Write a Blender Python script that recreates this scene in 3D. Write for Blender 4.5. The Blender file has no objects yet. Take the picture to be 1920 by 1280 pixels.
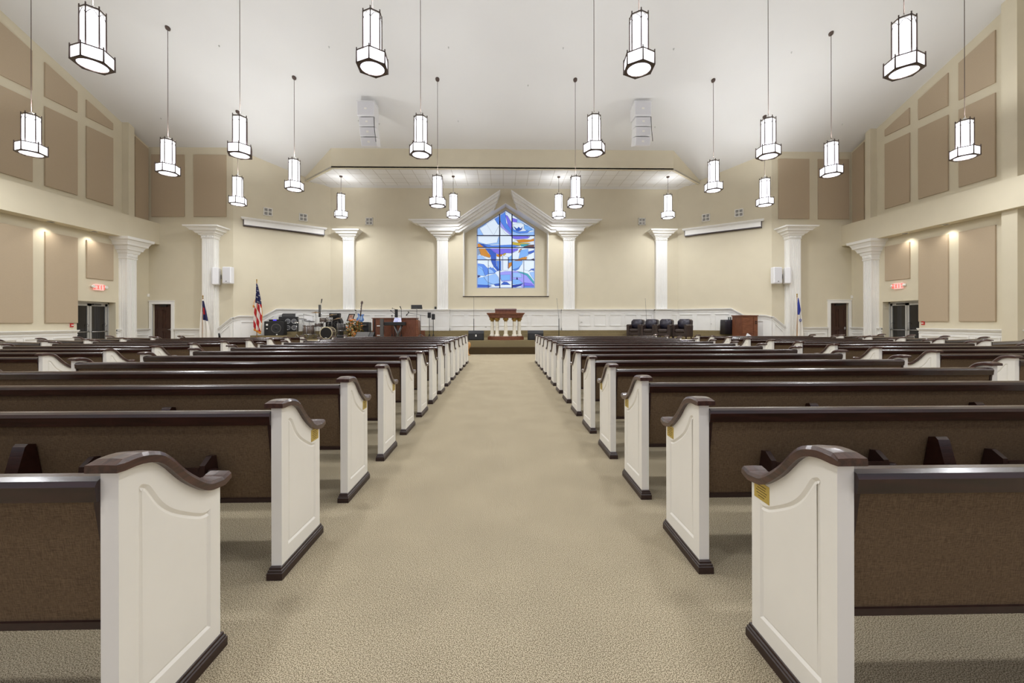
import bpy, bmesh, math, random
from math import sin, cos, pi, atan, sqrt, radians
from mathutils import Vector
random.seed(7)
C = bpy.context.scene.collection
# ------------------------------------------------------------------ camera
F = 755.0; CAMZ = 1.37
TH = atan(16/755); ROLL = radians(-0.10)
fwd = Vector((sin(TH), cos(TH), 0)); r0 = Vector((cos(TH), -sin(TH), 0)); u0 = Vector((0, 0, 1))
# roll about the view axis
right = r0*cos(ROLL) + u0*sin(ROLL); up = u0*cos(ROLL) - r0*sin(ROLL)
CAM = Vector((0, 0, CAMZ))
cam_d = bpy.data.cameras.new('camera'); cam = bpy.data.objects.new('camera', cam_d); C.objects.link(cam)
from mathutils import Matrix
m = Matrix.Identity(4)
for i in range(3):
    m[i][0] = right[i]; m[i][1] = up[i]; m[i][2] = -fwd[i]; m[i][3] = CAM[i]
cam.matrix_world = m
cam_d.sensor_width = 36; cam_d.lens = F/1920*36; cam_d.shift_x = 0; cam_d.shift_y = -37/1920
cam_d.clip_end = 200
bpy.context.scene.camera = cam

# ---- survey helpers: a sight line measured in the photograph meets a real surface
def ray(px, py):
    return fwd + right*((px-960)/F) + up*((603-py)/F)
def onY(px, py, Y):
    r = ray(px, py); return CAM + r*(Y/r.y)
def onX(px, py, X):
    r = ray(px, py); return CAM + r*(X/r.x)
def onZ(px, py, Z):
    r = ray(px, py); return CAM + r*((Z-CAMZ)/r.z)
def CEIL(y): return 16.505 - 0.38*y
def onCeil(px, py):
    r = ray(px, py); t = (16.505-CAMZ)/(r.z+0.38*r.y); return CAM + r*t

class Frame:
    def __init__(s, p0, p1, side=1):
        s.p0 = Vector((p0[0], p0[1], 0)); v = Vector((p1[0]-p0[0], p1[1]-p0[1], 0))
        s.len = v.length; s.d = v.normalized(); s.n = Vector((s.d.y, -s.d.x, 0))*side
    def pt(s, a, z, dep=0): return s.p0 + s.d*a + s.n*dep + Vector((0, 0, z))
    def hit(s, px, py, dep=0):
        r = ray(px, py); q = s.p0 + s.n*dep
        t = (q-CAM).dot(s.n)/r.dot(s.n); h = CAM + r*t
        return ((h-s.p0).dot(s.d), h.z)

# ------------------------------------------------------------------ mesh builder
class MB:
    def __init__(s): s.v = []; s.f = []; s.mi = []; s.sm = []
    def add(s, vs, fs, mi=0, smooth=False):
        o = len(s.v); s.v += [tuple(x) for x in vs]
        for f in fs: s.f.append([o+i for i in f]); s.mi.append(mi); s.sm.append(smooth)
        return s
    def box(s, x0, x1, y0, y1, z0, z1, mi=0):
        vs = [(x, y, z) for x in (x0, x1) for y in (y0, y1) for z in (z0, z1)]
        return s.add(vs, [(0,1,3,2),(4,6,7,5),(0,4,5,1),(2,3,7,6),(0,2,6,4),(1,5,7,3)], mi)
    def loft(s, rings, closed=True, cap=True, mi=0, smooth=False):
        n = len(rings[0]); vs = [p for r in rings for p in r]; fs = []
        for i in range(len(rings)-1):
            for j in range(n if closed else n-1):
                k = (j+1) % n; fs.append((i*n+j, i*n+k, (i+1)*n+k, (i+1)*n+j))
        s.add(vs, fs, mi, smooth)
        if cap:
            o = len(s.v)-len(vs)
            s.f.append([o+i for i in range(n)]); s.f.append([o+(len(rings)-1)*n+i for i in range(n)])
            s.mi += [mi, mi]; s.sm += [False, False]
        return s
    def prism(s, poly, fn, a, b, mi=0):           # fn(u,v,t)->point
        return s.loft([[fn(u, v, a) for u, v in poly], [fn(u, v, b) for u, v in poly]], mi=mi)
    def px(s, poly, x0, x1, mi=0): return s.prism(poly, lambda y, z, t: (t, y, z), x0, x1, mi)
    def pz(s, poly, z0, z1, mi=0): return s.prism(poly, lambda x, y, t: (x, y, t), z0, z1, mi)
    def py(s, poly, y0, y1, mi=0): return s.prism(poly, lambda x, z, t: (x, t, z), y0, y1, mi)
    def w(s, fr, poly, a, b, mi=0): return s.prism(poly, lambda q, z, t: fr.pt(q, z, t), a, b, mi)
    def wr(s, fr, s0, s1, z0, z1, a, b, mi=0): return s.w(fr, [(s0,z0),(s1,z0),(s1,z1),(s0,z1)], a, b, mi)
    def lathe(s, prof, c=(0,0,0), n=24, mi=0, smooth=True, axis='z'):
        rings = []
        for r, h in prof:
            ring = []
            for i in range(n):
                a = 2*pi*i/n; x, y = r*cos(a), r*sin(a)
                if axis == 'z': p = (c[0]+x, c[1]+y, c[2]+h)
                elif axis == 'y': p = (c[0]+x, c[1]+h, c[2]+y)
                else: p = (c[0]+h, c[1]+x, c[2]+y)
                ring.append(p)
            rings.append(ring)
        return s.loft(rings, mi=mi, smooth=smooth)
    def tube(s, pts, r, n=8, mi=0, cap=True):
        pts = [Vector(p) for p in pts]; rings = []
        if not isinstance(r, (list, tuple)): r = [r]*len(pts)
        for i, p in enumerate(pts):
            t = (pts[min(i+1, len(pts)-1)]-pts[max(i-1, 0)]).normalized()
            a = t.orthogonal().normalized() if abs(t.z) < .99 else Vector((1, 0, 0))
            if abs(t.z) < .99: a = t.cross(Vector((0, 0, 1))).normalized()
            b = t.cross(a).normalized()
            rings.append([p + (a*cos(2*pi*k/n)+b*sin(2*pi*k/n))*r[i] for k in range(n)])
        return s.loft(rings, mi=mi, smooth=True, cap=cap)
    def ball(s, c, r, n=12, m=8, mi=0):
        if not isinstance(r, (list, tuple)): r = (r, r, r)
        rings = []
        for i in range(m+1):
            t = -pi/2 + pi*i/m; q = max(cos(t), 1e-3)
            rings.append([(c[0]+r[0]*q*cos(2*pi*k/n), c[1]+r[1]*q*sin(2*pi*k/n), c[2]+r[2]*sin(t)) for k in range(n)])
        return s.loft(rings, mi=mi, smooth=True)
    def rbox(s, x0, x1, y0, y1, z0, z1, b=.02, mi=0):   # box with softened vertical and top edges
        def ring(i, z):
            return [(x0+i+b, y0+i, z), (x1-i-b, y0+i, z), (x1-i, y0+i+b, z), (x1-i, y1-i-b, z), (x1-i-b, y1-i, z), (x0+i+b, y1-i, z), (x0+i, y1-i-b, z), (x0+i, y0+i+b, z)]
        return s.loft([ring(b*.7, z0), ring(0, z0+b), ring(0, z1-b), ring(b*.3, z1-b*.3), ring(b, z1)], mi=mi, smooth=False)
    def mesh(s, name):
        me = bpy.data.meshes.new(name); bm = bmesh.new()
        vs = [bm.verts.new(p) for p in s.v]
        for f, mi, sm in zip(s.f, s.mi, s.sm):
            try: fc = bm.faces.new([vs[i] for i in f])
            except ValueError: continue
            fc.material_index = mi; fc.smooth = sm
        bmesh.ops.recalc_face_normals(bm, faces=bm.faces)
        bm.to_mesh(me); bm.free(); return me
    def build(s, name, mats, parent=None, loc=None, rz=None):
        me = s.mesh(name)
        for q in (mats if isinstance(mats, (list, tuple)) else [mats]): me.materials.append(q)
        o = bpy.data.objects.new(name, me); C.objects.link(o)
        if parent: o.parent = parent
        if loc: o.location = loc
        if rz is not None: o.rotation_euler = (0, 0, rz)
        return o

def plate_with_hole(mb, outer, hole, fn, a, b, mi=0):
    """a slab with a through hole; outer and hole are polygons in the slab's plane"""
    bm = bmesh.new()
    def loop(pts):
        vs = [bm.verts.new((p[0], p[1], 0)) for p in pts]
        return [bm.edges.new((vs[i], vs[(i+1) % len(vs)])) for i in range(len(vs))]
    es = loop(outer)+loop(hole)
    bmesh.ops.triangle_fill(bm, use_beauty=True, use_dissolve=False, edges=es, normal=(0, 0, 1))
    bm.verts.index_update()
    vs = [(v.co.x, v.co.y) for v in bm.verts]; fs = [[v.index for v in f.verts] for f in bm.faces]
    bm.free()
    for t in (a, b): mb.add([fn(u, v, t) for u, v in vs], fs, mi)
    for lp in (outer, hole):
        mb.loft([[fn(u, v, a) for u, v in lp], [fn(u, v, b) for u, v in lp]], cap=False, mi=mi)

def tag(o, label=None, cat=None, group=None, kind=None):
    if label: o['label'] = label
    if cat: o['category'] = cat
    if group: o['group'] = group
    if kind: o['kind'] = kind
    return o
def empty(name, loc=(0,0,0), rz=0):
    o = bpy.data.objects.new(name, None); C.objects.link(o); o.location = loc; o.rotation_euler = (0, 0, rz)
    o.empty_display_size = .1; return o
def copy_tree(o, parent=None):
    c = o.copy(); C.objects.link(c)
    if parent: c.parent = parent
    for ch in [x for x in KIDS.get(o.name, [])]: copy_tree(ch, c)
    return c
KIDS = {}
def index_kids(o):
    KIDS[o.name] = [x for x in bpy.data.objects if x.parent == o]
    for k in KIDS[o.name]: index_kids(k)
def attach(e, mb, name, m):
    o = mb.build(name, M[m] if isinstance(m, str) else [M[x] for x in m]); o.parent = e; o.matrix_parent_inverse = Matrix.Translation(-Vector(e.location)); return o
def struct(o): o['kind'] = 'structure'; return o

# ------------------------------------------------------------------ materials
def lin(c):
    return tuple(((x/255)/12.92 if x/255 <= .04045 else (((x/255)+.055)/1.055)**2.4) for x in c)+(1,)
def mat(name, col, rough=.6, metal=0, var=0, vscale=5, bump=0, bscale=60, stretch=None, col2=None, emit=None, es=1, spec=None, coat=0):
    mt = bpy.data.materials.new(name); mt.use_nodes = True; nt = mt.node_tree; N = nt.nodes; L = nt.links
    b = N['Principled BSDF']; b.inputs['Base Color'].default_value = lin(col)
    b.inputs['Roughness'].default_value = rough; b.inputs['Metallic'].default_value = metal
    if spec is not None: b.inputs['Specular IOR Level'].default_value = spec
    if coat: b.inputs['Coat Weight'].default_value = coat; b.inputs['Coat Roughness'].default_value = .12
    tc = N.new('ShaderNodeTexCoord'); mp = N.new('ShaderNodeMapping'); L.new(tc.outputs['Object'], mp.inputs[0])
    if stretch: mp.inputs['Scale'].default_value = stretch
    if var or col2:
        n = N.new('ShaderNodeTexNoise'); n.inputs['Scale'].default_value = vscale; n.inputs['Detail'].default_value = 5
        L.new(mp.outputs[0], n.inputs['Vector'])
        mr = N.new('ShaderNodeMapRange'); mr.inputs[1].default_value = .35; mr.inputs[2].default_value = .65
        L.new(n.outputs['Fac'], mr.inputs[0])
        mx = N.new('ShaderNodeMix'); mx.data_type = 'RGBA'
        c = lin(col); c2 = lin(col2) if col2 else tuple(x*(1-var) for x in c[:3])+(1,)
        mx.inputs[6].default_value = c; mx.inputs[7].default_value = c2
        L.new(mr.outputs[0], mx.inputs[0]); L.new(mx.outputs[2], b.inputs['Base Color'])
    if bump:
        n2 = N.new('ShaderNodeTexNoise'); n2.inputs['Scale'].default_value = bscale; n2.inputs['Detail'].default_value = 3
        L.new(mp.outputs[0], n2.inputs['Vector'])
        bp = N.new('ShaderNodeBump'); bp.inputs['Strength'].default_value = bump; bp.inputs['Distance'].default_value = .01
        L.new(n2.outputs['Fac'], bp.inputs['Height']); L.new(bp.outputs[0], b.inputs['Normal'])
    if emit:
        b.inputs['Emission Color'].default_value = lin(emit); b.inputs['Emission Strength'].default_value = es
    return mt

EXPO = 0.18
GLOW = 2.2
M = {}
M['wall'] = mat('cream_paint', (217,208,184), .75, var=.03, vscale=1.5, bump=.05, bscale=120)
M['ceil'] = mat('white_ceiling_paint', (226,226,225), .85, var=.02, vscale=.6)
M['white'] = mat('white_trim_paint', (240,239,235), .45, var=.02, vscale=3)
M['pewwhite'] = mat('ivory_pew_paint', (247,244,236), .4, var=.03, vscale=4)
M['panel'] = mat('tan_acoustic_cloth', (188,170,145), .95, var=.06, vscale=90, bump=.15, bscale=300)
M['wood'] = mat('dark_walnut', (52,23,19), .26, col2=(30,12,10), vscale=9, stretch=(.6,6,6), bump=.05, bscale=40, coat=.3)
M['capwood'] = mat('reddish_walnut', (78,49,40), .28, col2=(52,31,26), vscale=12, stretch=(6,1,6), bump=.08, bscale=50, coat=.35)
M['basewood'] = mat('black_brown_wood', (50,30,27), .35, var=.3, vscale=10, stretch=(3,1,6))
M['cherry'] = mat('cherry_wood', (122,72,48), .4, col2=(94,53,34), vscale=6, stretch=(6,6,.8))
M['oak'] = mat('brown_oak', (132,82,56), .45, col2=(104,60,38), vscale=6, stretch=(.8,6,6))
M['brass'] = mat('brass', (212,186,96), .32, metal=.55, var=.1, vscale=20)
M['ink'] = mat('engraving', (92,76,30), .6)
M['bronze'] = mat('dark_bronze', (92,78,72), .45, metal=.4)
M['black'] = mat('black_vinyl', (26,26,28), .5, var=.2, vscale=30)
M['grille'] = mat('black_grille', (44,44,46), .7, var=.3, vscale=80)
M['chrome'] = mat('chrome', (190,190,192), .2, metal=.9)
M['greymetal'] = mat('grey_metal', (120,120,122), .35, metal=.7)
M['alu'] = mat('aluminium', (196,196,194), .35, metal=.5)
M['leather'] = mat('brown_black_leather', (64,51,47), .38, col2=(46,36,34), vscale=12, bump=.25, bscale=25)
M['leather2'] = mat('blue_black_leather', (58,56,70), .32, col2=(38,36,46), vscale=12, bump=.35, bscale=18)
M['door'] = mat('dark_door_wood', (66,38,26), .45, col2=(50,27,18), vscale=5, stretch=(6,6,.7))
M['greyspk'] = mat('pale_grey_plastic', (232,232,234), .55)
M['greyspk2'] = mat('pale_grey_grille', (224,224,228), .7, var=.1, vscale=120)
M['paper'] = mat('white_paper', (245,245,245), .8)
M['gold'] = mat('gilt', (196,160,84), .4, metal=.5, col2=(120,96,52), vscale=40)
M['marble'] = mat('cream_column_paint', (232,226,208), .4, var=.04, vscale=8)
M['red'] = mat('red_cloth', (178,34,40), .8)
M['blue'] = mat('navy_cloth', (34,36,78), .8)
M['flagblue'] = mat('royal_blue_cloth', (58,72,160), .8)
M['flagwhite'] = mat('white_cloth', (226,222,214), .85)
M['fringe'] = mat('gold_fringe', (222,150,60), .7)
M['plate'] = mat('white_plastic', (238,236,230), .5)
M['redplastic'] = mat('red_plastic', (190,48,44), .5)
M['dark'] = mat('dark_gap', (20,18,17), .8)
M['tanwood'] = mat('tan_turned_wood', (198,148,88), .4, var=.15, vscale=10)
M['bluelac'] = mat('blue_lacquer', (56,104,170), .25, coat=.5)
M['rosewood'] = mat('rosewood', (70,44,34), .4)
M['drum'] = mat('smoked_drum_wrap', (120,106,98), .25, col2=(82,70,64), vscale=14, stretch=(6,6,1))
M['drumhead'] = mat('black_drum_head', (22,22,24), .35)
M['bronzecym'] = mat('cymbal_bronze', (128,104,74), .3, metal=.7)
M['orange'] = mat('orange_petal', (214,128,58), .7)
M['yellow'] = mat('cream_petal', (238,220,150), .7)
M['leaf'] = mat('dry_green_leaf', (84,88,46), .7, col2=(120,104,50), vscale=20)
M['purple'] = mat('purple_display', (70,60,200), .4, emit=(80,70,230), es=1.0)
M['exit'] = mat('red_exit_letters', (240,110,100), .4, emit=(255,90,80), es=.8)
M['exitface'] = mat('exit_sign_face', (248,206,200), .4, emit=(255,200,195), es=.3)
M['grey'] = mat('dark_grey_plastic', (86,84,82), .6)

def carpet(name, a, b, s=1.0):
    mt = mat(name, a, .95, spec=.1); nt = mt.node_tree; N = nt.nodes; L = nt.links; bs = N['Principled BSDF']
    tc = N.new('ShaderNodeTexCoord')
    n1 = N.new('ShaderNodeTexNoise'); n1.inputs['Scale'].default_value = 240*s; n1.inputs['Detail'].default_value = 3
    n2 = N.new('ShaderNodeTexNoise'); n2.inputs['Scale'].default_value = 2.2; n2.inputs['Detail'].default_value = 6
    L.new(tc.outputs['Object'], n1.inputs['Vector']); L.new(tc.outputs['Object'], n2.inputs['Vector'])
    mr = N.new('ShaderNodeMapRange'); mr.inputs[1].default_value = .43; mr.inputs[2].default_value = .57; L.new(n1.outputs['Fac'], mr.inputs[0])
    mx = N.new('ShaderNodeMix'); mx.data_type = 'RGBA'; mx.inputs[6].default_value = lin(a); mx.inputs[7].default_value = lin(b)
    L.new(mr.outputs[0], mx.inputs[0])
    m2 = N.new('ShaderNodeMix'); m2.data_type = 'RGBA'; m2.blend_type = 'MULTIPLY'; m2.inputs[0].default_value = .35
    cr = N.new('ShaderNodeMapRange'); cr.inputs[1].default_value = .3; cr.inputs[2].default_value = .7; cr.inputs[3].default_value = .72; cr.inputs[4].default_value = 1.05
    L.new(n2.outputs['Fac'], cr.inputs[0]); L.new(mx.outputs[2], m2.inputs[6]); L.new(cr.outputs[0], m2.inputs[7])
    L.new(m2.outputs[2], bs.inputs['Base Color'])
    return mt
M['carpet'] = carpet('beige_carpet', (216,203,175), (118,105,83))
M['stagecarpet'] = carpet('olive_brown_carpet', (160,146,112), (112,98,70))
M['shadecarpet'] = carpet('shaded_brown_carpet', (84,70,48), (62,50,34))  # shade on the first riser put into a darker copy of the stage carpet

def weave(name, a, b):
    mt = mat(name, a, .9, spec=.15); nt = mt.node_tree; N = nt.nodes; L = nt.links; bs = N['Principled BSDF']
    tc = N.new('ShaderNodeTexCoord'); fac = []
    for sc in ((26,26,330), (330,26,26)):
        mp = N.new('ShaderNodeMapping'); mp.inputs['Scale'].default_value = sc; L.new(tc.outputs['Object'], mp.inputs[0])
        n = N.new('ShaderNodeTexNoise'); n.inputs['Scale'].default_value = 2.0; n.inputs['Detail'].default_value = 3
        L.new(mp.outputs[0], n.inputs['Vector']); fac.append(n)
    ad = N.new('ShaderNodeMath'); ad.operation = 'ADD'; L.new(fac[0].outputs['Fac'], ad.inputs[0]); L.new(fac[1].outputs['Fac'], ad.inputs[1])
    mr = N.new('ShaderNodeMapRange'); mr.inputs[1].default_value = .8; mr.inputs[2].default_value = 1.2; L.new(ad.outputs[0], mr.inputs[0])
    mx = N.new('ShaderNodeMix'); mx.data_type = 'RGBA'; mx.inputs[6].default_value = lin(a); mx.inputs[7].default_value = lin(b)
    L.new(mr.outputs[0], mx.inputs[0]); L.new(mx.outputs[2], bs.inputs['Base Color'])
    bp = N.new('ShaderNodeBump'); bp.inputs['Strength'].default_value = .4; bp.inputs['Distance'].default_value = .003
    L.new(ad.outputs[0], bp.inputs['Height']); L.new(bp.outputs[0], bs.inputs['Normal'])
    return mt
M['fabric'] = weave('brown_woven_cloth', (92,75,57), (122,102,78))

def tiles():
    mt = mat('white_ceiling_tile', (236,236,236), .85); nt = mt.node_tree; N = nt.nodes; L = nt.links; bs = N['Principled BSDF']
    tc = N.new('ShaderNodeTexCoord'); br = N.new('ShaderNodeTexBrick'); br.offset = 0
    br.inputs['Scale'].default_value = 1; br.inputs['Brick Width'].default_value = .61; br.inputs['Row Height'].default_value = .61
    br.inputs['Mortar Size'].default_value = .012; br.inputs['Color1'].default_value = lin((238,238,238)); br.inputs['Color2'].default_value = lin((232,232,232))
    br.inputs['Mortar'].default_value = lin((196,192,186)); L.new(tc.outputs['Object'], br.inputs['Vector']); L.new(br.outputs['Color'], bs.inputs['Base Color'])
    return mt
M['tiles'] = tiles()
M['lampglass'] = mat('lit_opal_glass', (250,250,255), .3, emit=(246,248,255), es=GLOW)
M['lampinner'] = mat('lit_lamp_diffuser', (240,242,255), .4, emit=(236,240,255), es=1.2)
M['downglow'] = mat('lit_downlight', (255,255,250), .4, emit=(255,250,240), es=14)
gl = mat('dark_door_glass', (34,32,32), .08, spec=.6); M['doorglass'] = gl

# ------------------------------------------------------------------ room shell
YF, YB = 18.75, 21.3
XL, XR = -16.2, 16.5
CL, CR_ = -12.4, 12.67          # front wall / angled wall corners
BL, BR = -9.05, 9.3             # angled wall / back wall corners
YR = -8.0
fr_side_l = Frame((XL, 0), (XL, 10), 1)          # s = Y, normal +x
fr_side_r = Frame((XR, 0), (XR, 10), -1)
fr_front_l = Frame((XL, YF), (CL, YF), 1)         # normal -y
fr_front_r = Frame((CR_, YF), (XR, YF), 1)
fr_ang_l = Frame((CL, YF), (BL, YB), 1)
fr_ang_r = Frame((BR, YB), (CR_, YF), 1)
fr_back = Frame((BL, YB), (BR, YB), 1)

mb = MB(); mb.box(-18, 18, YR, 22, -.2, 0); struct(mb.build('floor', M['carpet']))
mb = MB()
def cz(y): return CEIL(y) if y > 3 else CEIL(3)-.38*(3-y)
mb.px([(YR, cz(YR)), (3, cz(3)), (22, cz(22)), (22, cz(22)+.25), (3, cz(3)+.25), (YR, cz(YR)+.25)], -18, 18)
struct(mb.build('ceiling', M['ceil']))

def side_wall(fr, name, door):
    d0, d1, dz = door
    mb = MB(); T = -.9
    mb.w(fr, [(YR,0),(d0,0),(d0,cz(d0)+.1),(3,cz(3)+.1),(YR,cz(YR)+.1)], T, 0)
    mb.w(fr, [(d0,dz),(d1,dz),(d1,cz(d1)+.1),(d0,cz(d0)+.1)], T, 0)
    mb.w(fr, [(d1,0),(YF+.3,0),(YF+.3,cz(YF+.3)+.1),(d1,cz(d1)+.1)], T, 0)
    mb.wr(fr, d0, d1, 0, dz, T, T+.2)
    return struct(mb.build(name, M['wall']))
dl0 = fr_side_l.hit(144, 600)[0]; dl1 = fr_side_l.hit(217, 600)[0]
dr0 = fr_side_r.hit(1723.5, 600)[0]; dr1 = fr_side_r.hit(1655, 600)[0]
side_wall(fr_side_l, 'wall_left', (dl0, dl1, 2.2)); side_wall(fr_side_r, 'wall_right', (dr0, dr1, 2.2))

def front_wall(fr, name, d0, d1, dz):
    mb = MB(); z = cz(YF)+.1; e = .0
    mb.wr(fr, 0 if fr is fr_front_r else -.3, d0, 0, z, -.3, 0); mb.wr(fr, d0, d1, dz, z, -.3, 0); mb.wr(fr, d1, fr.len+(.3 if fr is fr_front_r else 0), 0, z, -.3, 0)
    mb.wr(fr, d0, d1, 0, dz, -.3, -.15)
    return struct(mb.build(name, M['wall']))
fdl0, fdz = fr_front_l.hit(286.3, 570); fdl1 = fr_front_l.hit(322, 570)[0]
fdr0, fdzr = fr_front_r.hit(1556.3, 568); fdr1 = fr_front_r.hit(1590.3, 568)[0]
front_wall(fr_front_l, 'wall_front_left', fdl0, fdl1, fdz); front_wall(fr_front_r, 'wall_front_right', fdr0, fdr1, fdzr)

def ang_wall(fr, name, ys):
    mb = MB()
    mb.w(fr, [(0,0),(fr.len,0),(fr.len,cz(ys[1])+.1),(0,cz(ys[0])+.1)], -.3, 0)
    return struct(mb.build(name, M['wall']))
ang_wall(fr_ang_l, 'wall_angled_left', (YF, YB)); ang_wall(fr_ang_r, 'wall_angled_right', (YB, YF))
# back wall with the window niche
H = fr_back.hit
niche = [H(868.5,555), H(1028.5,555), H(1028.5,432.5), H(948,380.5), H(868.5,432.5)]
ND = -.65
G = lambda px, py: fr_back.hit(px, py, ND)
winp = [G(894,540), G(1003,540), G(1003,428), G(948.4,393.7), G(894,428)]
mb = MB()
plate_with_hole(mb, [(0,0),(fr_back.len,0),(fr_back.len,cz(YB)+.1),(0,cz(YB)+.1)], niche, lambda s_, z, t: fr_back.pt(s_, z, t), 0, ND)
no = [(niche[0][0]-.2,niche[0][1]-.2),(niche[1][0]+.2,niche[1][1]-.2),(niche[2][0]+.2,niche[2][1]),(niche[3][0],niche[3][1]+.3),(niche[4][0]-.2,niche[4][1])]
plate_with_hole(mb, no, winp, lambda s_, z, t: fr_back.pt(s_, z, t), ND, ND-.12)
struct(mb.build('wall_back', M['wall']))
mb = MB(); mb.wr(fr_back, niche[0][0]-.02, niche[1][0]+.02, niche[0][1]-.035, niche[0][1], 0, .05); struct(mb.build('trim_sill_shadow', M['basewood']))  # dark strip standing in for the shadow line under the niche

mb = MB()
for i, j in ((1,2),(2,3),(3,4),(4,0)):
    a, b = niche[i], niche[j]; cx_ = sum(p[0] for p in niche)/5; t = .03
    n_ = Vector((-(b[1]-a[1]), b[0]-a[0])).normalized()
    if n_.dot(Vector((cx_-a[0], 4.5-a[1]))) < 0: n_ = -n_
    mb.w(fr_back, [a, b, (b[0]+n_.x*t, b[1]+n_.y*t), (a[0]+n_.x*t, a[1]+n_.y*t)], ND+.005, .012)
struct(mb.build('trim_niche_lit_faces', M['white']))  # white faces: the light on the niche soffit put into the colour
# soffit over the stage and its fascia
ZS = 8.49
FL = onZ(622,315,ZS); FR = onZ(1264,317,ZS)
FR.y = FL.y = (FL.y+FR.y)/2
hl = fr_ang_l.hit(572,338); hr = fr_ang_r.hit(1312,341)
WL = fr_ang_l.pt(hl[0], 0); WR = fr_ang_r.pt(hr[0], 0)
mb = MB(); mb.pz([(FL.x,FL.y),(FR.x,FR.y),(WR.x,WR.y),(BR,YB),(BL,YB),(WL.x,WL.y)], ZS, ZS+.06); struct(mb.build('ceiling_soffit', M['tiles']))
mb = MB()
def fascia(a, b, na, nb):
    fr = Frame(a, b, 1)
    mb.w(fr, [(0,ZS-.03),(fr.len,ZS-.03),(fr.len,max(cz(b[1]),ZS)+.05),(0,max(cz(a[1]),ZS)+.05)], -.1, 0)
fascia((FL.x,FL.y),(FR.x,FR.y),0,0); fascia((WL.x,WL.y),(FL.x,FL.y),0,0); fascia((FR.x,FR.y),(WR.x,WR.y),0,0)
struct(mb.build('wall_soffit_fascia', M['wall']))

# side bulkheads
bl = onY(299.5,460,YF); blt = onY(299,421,YF); br = onY(1577.8,460,YF); brt = onY(1577,423,YF)
mb = MB(); mb.box(XL-.05, bl.x, YR, YF, 4.92, 5.88); struct(mb.build('wall_bulkhead_left', M['wall']))
mb = MB(); mb.box(br.x, XR+.05, YR, YF, 4.92, 5.88); struct(mb.build('wall_bulkhead_right', M['wall']))

# pilasters on the upper side walls
tn = [0]
def trim(mb, m='white'):
    tn[0] += 1; return struct(mb.build('trim_%d' % tn[0], M[m]))
for fr, p_wall, p_cor, p_far, X in ((fr_side_l, 228.8, 241.3, 252.5, XL), (fr_side_r, 1655.5-0, 1644, 1632, XR)):
    if fr is fr_side_l: yn = fr.hit(p_wall, 400)[0]; xc = onY(p_cor, 400, yn).x; yf = onX(p_far, 400, xc).y
    else: yn = fr.hit(1644, 400)[0]; xc = onY(1632, 400, yn).x; yf = onX(1622.5, 400, xc).y
    mb = MB(); a, b = sorted((X, xc)); mb.px([(yn,5.87),(yf,5.87),(yf,cz(yf)+.05),(yn,cz(yn)+.05)], a, b); trim(mb, 'wall')
# nearer pilasters full height
yn = onX(1908, 600, XR-.3).y; yf = onX(1878, 600, XR-.3).y
for X, xc in ((XR, XR-.3), (XL, XL+.3)):
    a, b = sorted((X, xc)); o = .0
    mb = MB(); mb.px([(yn,0),(yf,0),(yf,cz(yf)+.05),(yn,cz(yn)+.05)], a, b); trim(mb, 'wall')

# ---- square columns with flared capitals
CAPP = [(0,.0),(.02,.035),(.07,.045),(.09,.02),(.26,.05),(.28,.10),(.40,.14),(.43,.22),(.50,.24),(.60,.30),(.64,.40),(.72,.42),(.84,.50),(.88,.60),(1,.62)]
def column(fr, s0, s1, depth, z0, zc, zt, over=.62, flute=True):
    mb = MB(); w = s1-s0; pts = []
    # fluted outline: front and both returns
    def fl(a, b, n):
        out = []
        for i in range(n):
            c = (i+.5)/n; h = .28/n
            out += [(c-h, 0), (c-h*.5, 1), (c+h*.5, 1), (c+h, 0)]
        return [(a+(b-a)*t, d) for t, d in out]
    g = .018; mgn = .14*w
    o = [(s0, 0), (s0, depth)]
    if flute:
        o = [(s0, 0)] + [(s0+g*d, t) for t, d in fl(.06, depth-.06, max(2, int(depth/.11)))] + [(s0, depth)]
        o += [(t, depth-g*d) for t, d in fl(s0+mgn, s1-mgn, 5)]
        o += [(s1, depth)] + [(s1-g*d, t) for t, d in fl(depth-.06, .06, max(2, int(depth/.11)))] + [(s1, 0)]
    else: o += [(s1, depth), (s1, 0)]
    mb.prism(o, lambda a, d, t: fr.pt(a, t, d), z0, zc)
    k = over/.62; rings = []
    for t, of in CAPP:
        q = of*k; z = zc+(zt-zc)*t
        rings.append([fr.pt(s0-q, z, 0), fr.pt(s0-q, z, depth+q), fr.pt(s1+q, z, depth+q), fr.pt(s1+q, z, 0)])
    mb.loft(rings)
    n = 7; zb = zc+(zt-zc)*.17                       # row of carved leaves
    for i in range(n):
        c = fr.pt(s0+w*(i+.5)/n, zb, depth+.04*k); mb.ball(c, (w/n*.42, .03, (zt-zc)*.085), 8, 5)
    # plinth block at the wainscot
    return trim(mb)
def col_from(fr, p0, p1, pc, pt_, zb, depth, over, **k):
    """front face measured at the face's own distance"""
    a, zc = fr.hit(p0, pc, depth); b, _ = fr.hit(p1, pc, depth); _, zt = fr.hit((p0+p1)/2, pt_, depth+over)
    return column(fr, min(a,b), max(a,b), depth, zb, zc, zt, over, **k)
DC = onY(409.3, 600, YF); D_ = .34
col_from(fr_front_l, 378.5, 400.5, 447, 420.5, 0, .36, .5)
a, zc = fr_front_r.hit(1484.5, 447.5, .36); 
col_from(fr_front_r, 1480.5, 1501.5, 447.5, 421, 0, .36, .5)
col_from(fr_back, 643, 663.5, 450.6, 428.5, .9, .2, .40)
col_from(fr_back, 1230, 1251, 450.8, 428.5, .9, .2, .40)
col_from(fr_back, 819.5, 839.5, 451, 430, .9, .25, .42)
col_from(fr_back, 1057, 1077.5, 451, 430, .9, .25, .42)
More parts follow.
